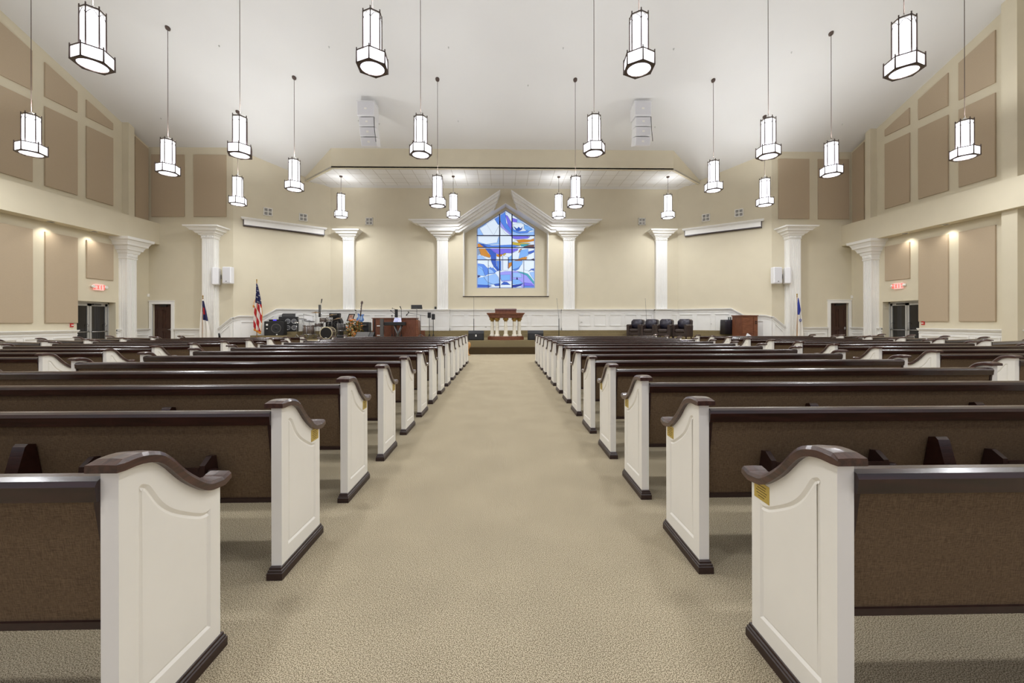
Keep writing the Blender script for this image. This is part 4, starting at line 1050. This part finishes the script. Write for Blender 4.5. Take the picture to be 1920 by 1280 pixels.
mb = MB(); mb.rbox(-.25,.25,-.1,.15,0,.22,.02); mb.build('case', M['black'], e2); mb = MB(); mb.box(-.14,.14,-.108,-.098,.13,.17); mb.build('nameplate', M['greymetal'], e2)

# ------------------------------------------------------------------ drums
def drum(name, px, Y, zc, r, dep, label, axis='z', mt='drum', zb=ZST):
    e = stage(name, px, Y, label, 'drum', zb); z = zc-zb
    mb = MB()
    if axis == 'z': mb.lathe([(r*.98,z-dep/2),(r,z-dep/2),(r,z+dep/2),(r*.98,z+dep/2)], n=28)
    else: mb.lathe([(r*.98,-dep/2),(r,-dep/2),(r,dep/2),(r*.98,dep/2)], (0,0,z), 32, axis='y')
    mb.build('shell', M[mt], e)
    mb = MB()
    if axis == 'z':
        for q in (z-dep/2, z+dep/2): mb.lathe([(r,q-.015),(r+.015,q-.015),(r+.015,q+.015),(r,q+.015)], n=28)
        for k in range(8): a = k*pi/4; mb.tube([((r+.015)*cos(a),(r+.015)*sin(a),z-dep/2),((r+.015)*cos(a),(r+.015)*sin(a),z+dep/2)], .008, 5)
    else:
        for q in (-dep/2-.01, dep/2): mb.lathe([(r,q),(r+.022,q),(r+.022,q+.03),(r,q+.03)], (0,0,z), 32, axis='y')
        for k in range(8):
            a = k*pi/4+.2; mb.tube([((r+.02)*cos(a),-dep/2,z+(r+.02)*sin(a)),((r+.02)*cos(a),dep/2,z+(r+.02)*sin(a))], .008, 5)
    mb.build('hoops', M['chrome' if axis == 'z' else 'yellowhoop'], e)
    mb = MB()
    if axis == 'z': mb.lathe([(r*.97,z+dep/2+.003),(r*.97,z+dep/2+.008)], n=28)
    else: mb.lathe([(r*.95,-dep/2-.012),(r*.95,-dep/2-.004)], (0,0,z), 32, axis='y')
    mb.build('drumhead', M['paper' if axis == 'z' else 'drumhead'], e)
    return e
M['yellowhoop'] = mat('tan_drum_hoop', (196,184,150), .35)
YD = 19.3
e = drum('bass_drum', 615, YD-.1, ZST+.29, .275, .42, 'round bass drum with black head and pale hoop at the front of the drum kit', 'y')
mb = MB(); mb.tube([(-.26,-.1,.15),(-.40,-.22,.0)], .012, 6); mb.tube([(.26,-.1,.15),(.40,-.22,.0)], .012, 6); mb.build('spurs', M['chrome'], e)
mb = MB(); mb.box(-.05,.05,-.228,-.22,.06,.085); mb.build('badge', M['plate'], e)
e = drum('floor_tom', 579, YD-.1, ZST+.44, .24, .42, 'grey striped floor tom standing left of the bass drum')
mb = MB()
for k in range(3): a = .6+k*2*pi/3; mb.tube([(.26*cos(a),.26*sin(a),.6),(.27*cos(a),.27*sin(a),.0)], .01, 6)
mb.build('legs', M['chrome'], e)
e = drum('snare_drum', 598, YD+.25, ZST+.66, .18, .15, 'small snare drum between the floor tom and the bass drum')
mb = MB(); mb.tube([(0,0,.55),(0,0,.15)], .012, 6); tripod(mb,0,0,0,.15); mb.build('drum_stand', M['chrome'], e)
e = drum('rack_tom', 606, YD+.1, ZST+.90, .15, .2, 'left hand small rack tom mounted above the bass drum')
mb = MB(); mb.tube([(0,0,.85),(.06,-.05,.62)], .012, 6); mb.build('mount', M['chrome'], e)
e = drum('rack_tom', 617.5, YD, ZST+.93, .13, .18, 'right hand small white-headed rack tom above the bass drum', mt='chrome')
mb = MB(); mb.tube([(0,0,.88),(-.05,-.05,.62)], .012, 6); mb.build('mount', M['chrome'], e)
e = drum('tom_drum', 640, YD+.35, ZST+.55, .2, .32, 'dark tom to the right of the bass drum', mt='grey')
mb = MB()
for k in range(3): a = .2+k*2*pi/3; mb.tube([(.21*cos(a),.21*sin(a),.6),(.23*cos(a),.23*sin(a),.0)], .01, 6)
mb.build('legs', M['chrome'], e)
def cymbal(px, Y, py, r, tilt, lb, mt='bronzecym'):
    p = onY(px, py, Y); e = empty('cymbal_stand', (p.x, Y, ZST)); tag(e, lb, 'cymbal', 'cymbal stands'); z = p.z-ZST
    mb = MB(); mb.tube([(0,0,.2),(0,0,z+.04)], .011, 6); tripod(mb,0,0,0,.2); mb.build('pole', M['chrome'], e)
    mb = MB(); mb.lathe([(.02,.03),(.05,.025),(.07,.01),(r,-.01),(r,-.014),(.06,.003)], n=28); o = mb.build('cymbal', M[mt], e, (0,0,z)); o.rotation_euler = (0.12, tilt, 0)
cymbal(592, 19.8, 585.5, .21, .02, 'highest dark cymbal left of the vertical screen panel')
cymbal(580, 19.85, 601.5, .26, .2, 'low dark blue-grey cymbal above the floor tom', 'greymetal')
cymbal(567, 19.3, 597.5, .2, .22, 'small tilted cymbal at the left end of the drum kit', 'greymetal')
cymbal(622, 19.7, 590, .24, -.12, 'bronze cymbal in front of the tall amplifier, upper one')
cymbal(633, 19.05, 597, .25, -.22, 'bronze cymbal in front of the tall amplifier, lower one')
cymbal(556, 18.8, 604.5, .12, .0, 'small pale cymbal on a bare stand before the four-cone speaker', 'chrome')
e = stage('drum_microphone_stand', 602.5, 20.1, 'tall microphone stand with a dark upright panel rising above the drums', 'microphone stand')
mb = MB(); mb.tube([(0,0,.1),(0,0,1.75)], .013, 6); tripod(mb,0,0,0,.15); mb.build('pole', M['chrome'], e)
mb = MB(); mb.tube([(0,0,1.75),(.03,0,1.95)], [.02,.03], 8); mb.build('microphone', M['black'], e)
mb = MB(); mb.box(-.13,-.03,-.02,.02,1.05,1.66); mb.build('panel', M['grey'], e)
e = stage('sheet_music_stand', 577, 19.9, 'wire stand holding a white sheet left of the drums', 'music stand')
mb = MB(); mb.tube([(-.2,0,0),(-.2,0,1.2)], .01, 6); mb.tube([(-.22,0,1.2),(.3,0,1.08)], .01, 6); mb.build('frame', M['grey'], e)
mb = MB(); mb.box(-.19,.25,-.008,.008,.86,1.12); mb.build('sheet', M['paper'], e)
e = stage('drum_throne', 641, 18.75, 'low black drum accessory case right of the drums', 'case')
mb = MB(); mb.rbox(-.2,.2,-.15,.15,0,.2,.04); mb.build('case_body', M['black'], e)

# ------------------------------------------------------------------ picture, flowers, guitar
e = stage('framed_picture', 656, 20.0, 'small dark framed picture leaning on a stand behind the flowers', 'picture')
z0 = onY(656, 602, 20.0).z-ZST
mb = MB()
sh = lambda x, z: x+.12*z/.36
for q in ([(-.16,0),(.14,0),(.14,.04),(-.16,.04)],[(-.16,.32),(.14,.32),(.14,.36),(-.16,.36)],[(-.16,0),(-.12,0),(-.12,.36),(-.16,.36)],[(.10,0),(.14,0),(.14,.36),(.10,.36)]):
    mb.py([(sh(a,b), z0+b) for a, b in q], -.02, .02)
mb.build('frame', M['black'], e)
mb = MB(); mb.py([(sh(a,b), z0+b) for a, b in ((-.13,.03),(.11,.03),(.11,.33),(-.13,.33))], -.005, .01); mb.build('picture', mat('faded_print', (216,196,180), .7, col2=(170,110,86), vscale=8), e)
mb = MB(); mb.tube([(0,.03,z0+.3),(-.12,.0,0)], .012); mb.tube([(0,.03,z0+.3),(.12,.0,0)], .012); mb.tube([(0,.03,z0+.3),(0,.3,0)], .012); mb.build('easel', M['rosewood'], e)

e = stage('flower_arrangement', 665, 19.1, 'large dry flower arrangement in orange, cream and green beside the wedge monitor', 'flowers')
mb = MB(); mb.lathe([(.12,0),(.16,.1),(.14,.3),(.10,.34)], n=16); mb.build('vase', M['tanwood'], e)
rnd = random.Random(3)
def foliage(n, m_, name, szr, zr, spread=.36, long=False):
    mb = MB()
    for _ in range(n):
        a = rnd.uniform(0, 2*pi); r = spread*sqrt(rnd.random()); z = rnd.uniform(*zr); c = Vector((r*cos(a), r*sin(a)*.7, z)); s_ = rnd.uniform(*szr)
        d = Vector((rnd.uniform(-1,1), rnd.uniform(-1,.3), rnd.uniform(-.3,1))).normalized(); b = d.orthogonal().normalized(); w = s_*(.22 if long else .5)
        k = d.cross(b)*s_*.12
        mb.add([c-d*s_, c+b*w+k, c+d*s_, c-b*w+k], [(0,1,2),(0,2,3)]); mb.add([c-d*s_, c+b*w-k, c+d*s_, c-b*w-k], [(0,2,1),(0,3,2)])
    o = mb.build(name, M[m_], e); o['kind'] = 'stuff'
foliage(230, 'leaf', 'foliage', (.06,.13), (.1,.85), .38, True)
foliage(110, 'orange', 'orange_blooms', (.04,.08), (.15,.92), .36)
foliage(45, 'yellow', 'cream_blooms', (.04,.08), (.1,.6), .3)

e = stage('combo_amplifier', 680, 19.8, 'black combo amplifier carrying the blue guitar', 'amplifier')
mb = MB(); mb.px([(-.2,0),(.3,0),(.3,.78),(-.12,.8)], -.28, .33); mb.build('cabinet', M['black'], e); mb = MB(); mb.box(-.24,.29,-.215,-.19,.08,.5); mb.build('grille', M['grille'], e)
mb = MB(); mb.box(-.2,.25,-.2,-.12,.62,.7); mb.build('control_strip', M['grey'], e)
p = onY(675, 600, 19.7); e = empty('electric_guitar', (p.x, 19.7, ZST+.806)); tag(e, 'blue electric guitar standing upright on the black combo amplifier', 'guitar')
def guit(S):   # body outline
    pts = [(0,.0),(.10,.01),(.165,.07),(.17,.15),(.13,.22),(.115,.27),(.14,.32),(.155,.38),(.12,.40),(.07,.37),(.03,.37),(-.03,.37),(-.08,.38),(-.13,.41),(-.15,.37),(-.12,.30),(-.115,.25),(-.14,.20),(-.18,.14),(-.165,.06),(-.10,.01)]
    q = catmull(pts+[pts[0]], 3)[:-1]; return q
mb = MB(); mb.py(guit(1), -.025, .025); mb.build('body', M['bluelac'], e)
mb = MB(); mb.py([(-.07,.09),(.08,.09),(.10,.2),(.06,.3),(-.06,.3),(-.09,.2)], -.031, -.026); mb.box(-.04,.04,-.04,-.03,.1,.12); mb.build('pickguard', mat('pale_blue_guard', (150,180,216), .3), e)
mb = MB(); mb.box(-.028,.028,-.045,-.025,.28,.86); mb.build('neck', M['rosewood'], e)
mb = MB(); mb.py([(-.03,.86),(.03,.86),(.05,.92),(.045,1.0),(-.01,1.04),(-.04,.93)], -.045, -.025)
for k in range(3): mb.ball((-.055,-.035,.90+k*.04), .012, 6, 4); mb.ball((.06,-.035,.90+k*.04), .012, 6, 4)
mb.build('headstock', M['rosewood'], e)
mb = MB()
for k in range(6): x = -.02+.008*k; mb.tube([(x,-.048,.11),(x,-.048,.95)], .0012, 4)
mb.build('strings', M['chrome'], e); e.rotation_euler = (radians(-6), radians(4), 0)

e = stage('wedge_monitor', 683.5, 18.5, 'low grey-fronted wedge monitor on the stage floor by the flowers', 'monitor speaker')
mb = MB(); mb.px([(-.25,0),(.2,0),(.2,.3),(.1,.34),(-.2,.1)], -.38, .42); mb.build('cabinet', M['black'], e)
mb = MB(); mb.px([(-.215,.095),(.085,.335),(.075,.35),(-.225,.11)], -.34, .22); mb.build('grille', M['grey'], e)

# ------------------------------------------------------------------ organ and keyboard
e = stage('organ_console', 739, 19.3, 'long reddish wooden organ console left of centre stage', 'organ')
w = 1.03; zt = 1.0
mb = MB(); mb.rbox(-w,w,.0,.55,0,zt-.04,.02); mb.box(-w-.03,w+.03,-.03,.58,zt-.04,zt); mb.build('case', M['cherry'], e)
mb = MB(); mb.py([(w,.05),(w+.10,.12),(w+.12,.5),(w+.10,.86),(w,.92)], .02, .5); mb.build('curved_side', M['oak'], e)
mb = MB()
for x in (-.95,-.55): mb.box(x,x+.06,-.03,.01,0,zt-.05)
mb.box(.02,.05,-.02,.01,0,zt-.05); mb.build('stiles', M['basewood'], e)
mb = MB(); mb.box(-.80,-.48,-.06,.0,.60,.64); mb.build('keys', M['paper'], e)
mb = MB(); mb.box(-.80,-.48,-.05,.0,.15,.19); mb.build('pedal_board', M['paper'], e)
e = stage('synthesizer_keyboard', 742, 18.85, 'black electronic keyboard on a crossed stand before the organ', 'keyboard')
mb = MB(); mb.rbox(-.50,.45,-.15,.15,.64,.80,.02); mb.build('keyboard_body', M['black'], e)
mb = MB(); mb.tube([(-.05,-.1,.64),(.18,-.1,0)], .025, 6); mb.tube([(.28,-.1,.64),(.02,-.1,0)], .025, 6); mb.tube([(-.05,.1,.64),(.18,.1,0)], .025, 6); mb.tube([(.28,.1,.64),(.02,.1,0)], .025, 6); mb.tube([(-.15,-.12,.02),(.38,-.12,.02)],.02,6); mb.build('crossed_stand', M['greymetal'], e)
mb = MB(); mb.prism([(-.1,0),(.28,0),(.24,.2),(-.06,.2)], lambda x, z, t: (x, -.05+t+z*.4, .8+z), 0, .01); mb.build('sheet_music', mat('blue_white_sheet', (168,176,236), .6, col2=(240,240,255), vscale=12), e)
e = stage('support_post', 716.5, 18.7, 'dark upright support post at the left end of the keyboard', 'stand')
mb = MB(); mb.box(-.08,.06,-.06,.06,0,.95); mb.box(-.14,.14,-.12,.12,0,.04); mb.build('upright', M['grey'], e)
e = stage('tablet_stand', 743.5, 19.13, 'black stand with dark upright tablet and microphone arms above the keyboard', 'stand')
mb = MB(); mb.tube([(0,0,.1),(0,0,1.3)], .014, 6); tripod(mb,0,0,0,.1); mb.build('pole', M['black'], e)
mb = MB(); mb.box(-.08,.06,-.02,.02,1.02,1.40); mb.build('tablet', M['black'], e)
mb = MB(); mb.tube([(0,0,1.25),(-.1,-.02,1.2),(-.24,-.02,1.32)], .012, 6); mb.ball((-.26,-.02,1.33), .03, 8, 6); mb.tube([(-.05,0,1.4),(-.18,-.02,1.45)], .012, 6); mb.ball((-.19,-.02,1.45),.025,8,6); mb.build('microphone_arm', M['black'], e)
e = stage('slim_microphone_stand', 752.5, 19.13, 'slim tall black microphone stand at the right end of the keyboard', 'microphone stand')
mb = MB(); mb.tube([(.0,0,.1),(0,0,1.42)], .011, 6); tripod(mb,0,0,0,.1); mb.build('pole', M['black'], e)
mb = MB(); mb.tube([(0,0,1.40),(-.06,0,1.54)], [.014,.028], 8); mb.build('microphone', M['black'], e)
e = stage('short_microphone_stand', 735, 19.13, 'short black microphone stand rising just above the organ top', 'microphone stand')
mb = MB(); mb.tube([(0,0,.1),(0,0,1.08)], .011, 6); tripod(mb,0,0,0,.1); mb.build('pole', M['black'], e)
mb = MB(); mb.ball((0,0,1.1), .032, 8, 6); mb.build('microphone', M['black'], e)

# ------------------------------------------------------------------ armchairs
def armchair():
    e = empty('leather_armchair'); w = .36
    mb = MB()
    for x in (-w,w-.0):
        x0, x1 = (x, x+.13) if x < 0 else (x-.13, x)
        mb.px([(-.36,.10),(.30,.10),(.34,.60),(-.2,.62),(-.37,.58)], x0, x1)
        mb.tube([((x0+x1)/2,-.38,.59),((x0+x1)/2,.30,.61)], .072, 12)
    mb.rbox(-w+.1, w-.1, -.34, .28, .12, .30, .02); mb.build('frame', M['leather'], e)
    mb = MB(); mb.rbox(-.235,.235,-.39,.22,.28,.45,.05); mb.build('seat_cushion', M['leather'], e)
    mb = MB(); mb.loft([[(-.31,.18,.12),(.31,.18,.12),(.31,.34,.12),(-.31,.34,.12)],[(-.32,.16,.5),(.32,.16,.5),(.32,.38,.5),(-.32,.38,.5)],[(-.31,.20,.84),(.31,.20,.84),(.31,.44,.84),(-.31,.44,.84)],[(-.25,.25,.9),(.25,.25,.9),(.25,.42,.9),(-.25,.42,.9)]]); mb.build('backrest', M['leather'], e)
    mb = MB(); mb.loft([[(-.22,.10,.45),(.22,.10,.45),(.22,.2,.45),(-.22,.2,.45)],[(-.26,.02,.58),(.26,.02,.58),(.26,.22,.58),(-.26,.22,.58)],[(-.27,.05,.80),(.27,.05,.80),(.27,.28,.80),(-.27,.28,.80)],[(-.20,.15,.92),(.20,.15,.92),(.20,.30,.92),(-.20,.30,.92)]], smooth=True); mb.build('back_cushion', M['leather2'], e)
    for x, y in ((-.30,-.32),(.30,-.32),(-.30,.26),(.30,.26)):
        mb = MB(); mb.loft([[(x-.02,y-.02,0),(x+.02,y-.02,0),(x+.02,y+.02,0),(x-.02,y+.02,0)],[(x-.03,y-.03,.12),(x+.03,y-.03,.12),(x+.03,y+.03,.12),(x-.03,y+.03,.12)]]); mb.build('leg', M['basewood'], e)
    return e
ac = armchair(); index_kids(ac); ua = [False]
for i, (px, Y, r) in enumerate(((1192.5,20.05,-40),(1219,19.53,-40),(1246.5,19.0,-40),(1280,18.6,-48))):
    p = onY(px, 620, Y); o = put(ac, ua, p.x, Y, radians(r)); o.location.z = ZST; o.scale = (.97,.95,1.0)
    tag(o, 'dark brown leather armchair on the stage, %s of the row of four' % ('leftmost','second from left','third from left','rightmost and nearest')[i], 'armchair', 'leather armchairs')
# black draped stand, wooden cabinet
e = stage('draped_stand', 1365.5, 19.3, 'black cloth-covered stand left of the wooden organ cabinet', 'stand', .75)
mb = MB(); pts = []; n = 40
for i in range(n):
    a = 2*pi*i/n; sx = max(-1, min(1, 1.4*cos(a))); sy = max(-1, min(1, 1.4*sin(a))); k = 1+.02*sin(i*2.2); pts.append((.27*sx*k, .22*sy*k))
mb.loft([[(x*1.04,y*1.04,0) for x, y in pts],[(x,y,.6) for x, y in pts],[(x*.97,y*.97,.70) for x, y in pts]], smooth=True); mb.build('cloth', mat('black_satin', (38,34,44), .45), e)
for k, (dx, lb) in enumerate(((0.02,'left'),(.12,'right'))):
    o = empty('water_glass', e.location+Vector((dx,0,.70))); tag(o, 'tiny clear glass on the black draped stand, %s one' % lb, 'glass', 'glasses on the draped stand')
    mb = MB(); mb.lathe([(.03,0),(.034,.13),(.030,.13),(.027,.01)], n=12); gm_ = mat('clear_glass_%d' % k, (235,240,240), .05); gm_.node_tree.nodes['Principled BSDF'].inputs['Transmission Weight'].default_value = .9; mb.build('glass_body', gm_, o)
e = stage('organ_cabinet', 1399, 18.75, 'square brown wooden cabinet at the right end of the stage', 'cabinet')
e.rotation_euler = (0,0,radians(12))
mb = MB(); mb.box(-.46,.40,-.25,.35,0,1.04); mb.box(-.49,.43,-.28,.38,1.04,1.09); mb.build('case', M['cherry'], e)
mb = MB(); mb.box(-.45,.14,-.27,-.25,.25,1.0); mb.box(-.45,.14,-.265,-.25,.02,.2); mb.build('front_panel', M['oak'], e)
mb = MB(); mb.box(.17,.39,-.27,-.25,.02,1.0); mb.build('side_door', M['oak'], e)
mb = MB(); mb.box(.24,.34,-.28,-.268,.78,.82); mb.box(.24,.34,-.28,-.268,.70,.74); mb.build('vent_slot', M['dark'], e)
# small items near the front pews
p = onY(1401.5, 630, 12.95); mb = MB(); mb.loft([[(-.08,-.03,0),(.07,-.03,0),(.07,.03,0),(-.08,.03,0)],[(-.055,-.01,.09),(-.035,-.01,.09),(-.035,.01,.09),(-.055,.01,.09)]]); o = mb.build('folded_paper', M['paper'], loc=(p.x, 12.875, .893)); tag(o, 'small white folded paper peak standing on a pew rail before the wooden cabinet', 'paper')
p = onY(411.8, 632, 14.6); e = empty('floor_microphone', (p.x, 14.6, 0)); tag(e, 'short black microphone tip rising behind the pews near the left stage stairs', 'microphone stand')
mb = MB(); mb.lathe([(.12,0),(.12,.015),(.03,.03)], n=14); mb.tube([(0,0,.02),(0,0,.85)], .014, 6); mb.build('stand_pole', M['black'], e); mb = MB(); mb.tube([(0,0,.82),(-.02,0,.98)], [.035,.028], 8); mb.build('microphone', M['black'], e)
p = onY(877.5, 660, 16.5); e = empty('turned_wooden_urn', (p.x, 16.5, 0)); tag(e, 'round tan turned-wood urn on the carpet behind the last left pew', 'urn')
mb = MB(); mb.lathe([(.10,0),(.10,.03),(.04,.06),(.03,.2),(.05,.28),(.11,.36),(.125,.44),(.10,.51),(.06,.54)], n=20); mb.build('urn_body', M['tanwood'], e)

# ------------------------------------------------------------------ light, world, view
w = bpy.data.worlds.new('World'); bpy.context.scene.world = w; w.use_nodes = True
bg = w.node_tree.nodes['Background']; bg.inputs[0].default_value = lin((240,240,255)); bg.inputs[1].default_value = .6
sc = bpy.context.scene
sc.view_settings.view_transform = 'Standard'; sc.view_settings.look = 'None'; sc.view_settings.gamma = 1; sc.view_settings.exposure = EXPO
sc.cycles.use_denoising = True
sc.cycles.use_adaptive_sampling = True; sc.cycles.adaptive_threshold = .02
sc.cycles.max_bounces = 8; sc.cycles.diffuse_bounces = 5; sc.cycles.glossy_bounces = 4
sc.cycles.sample_clamp_indirect = 8
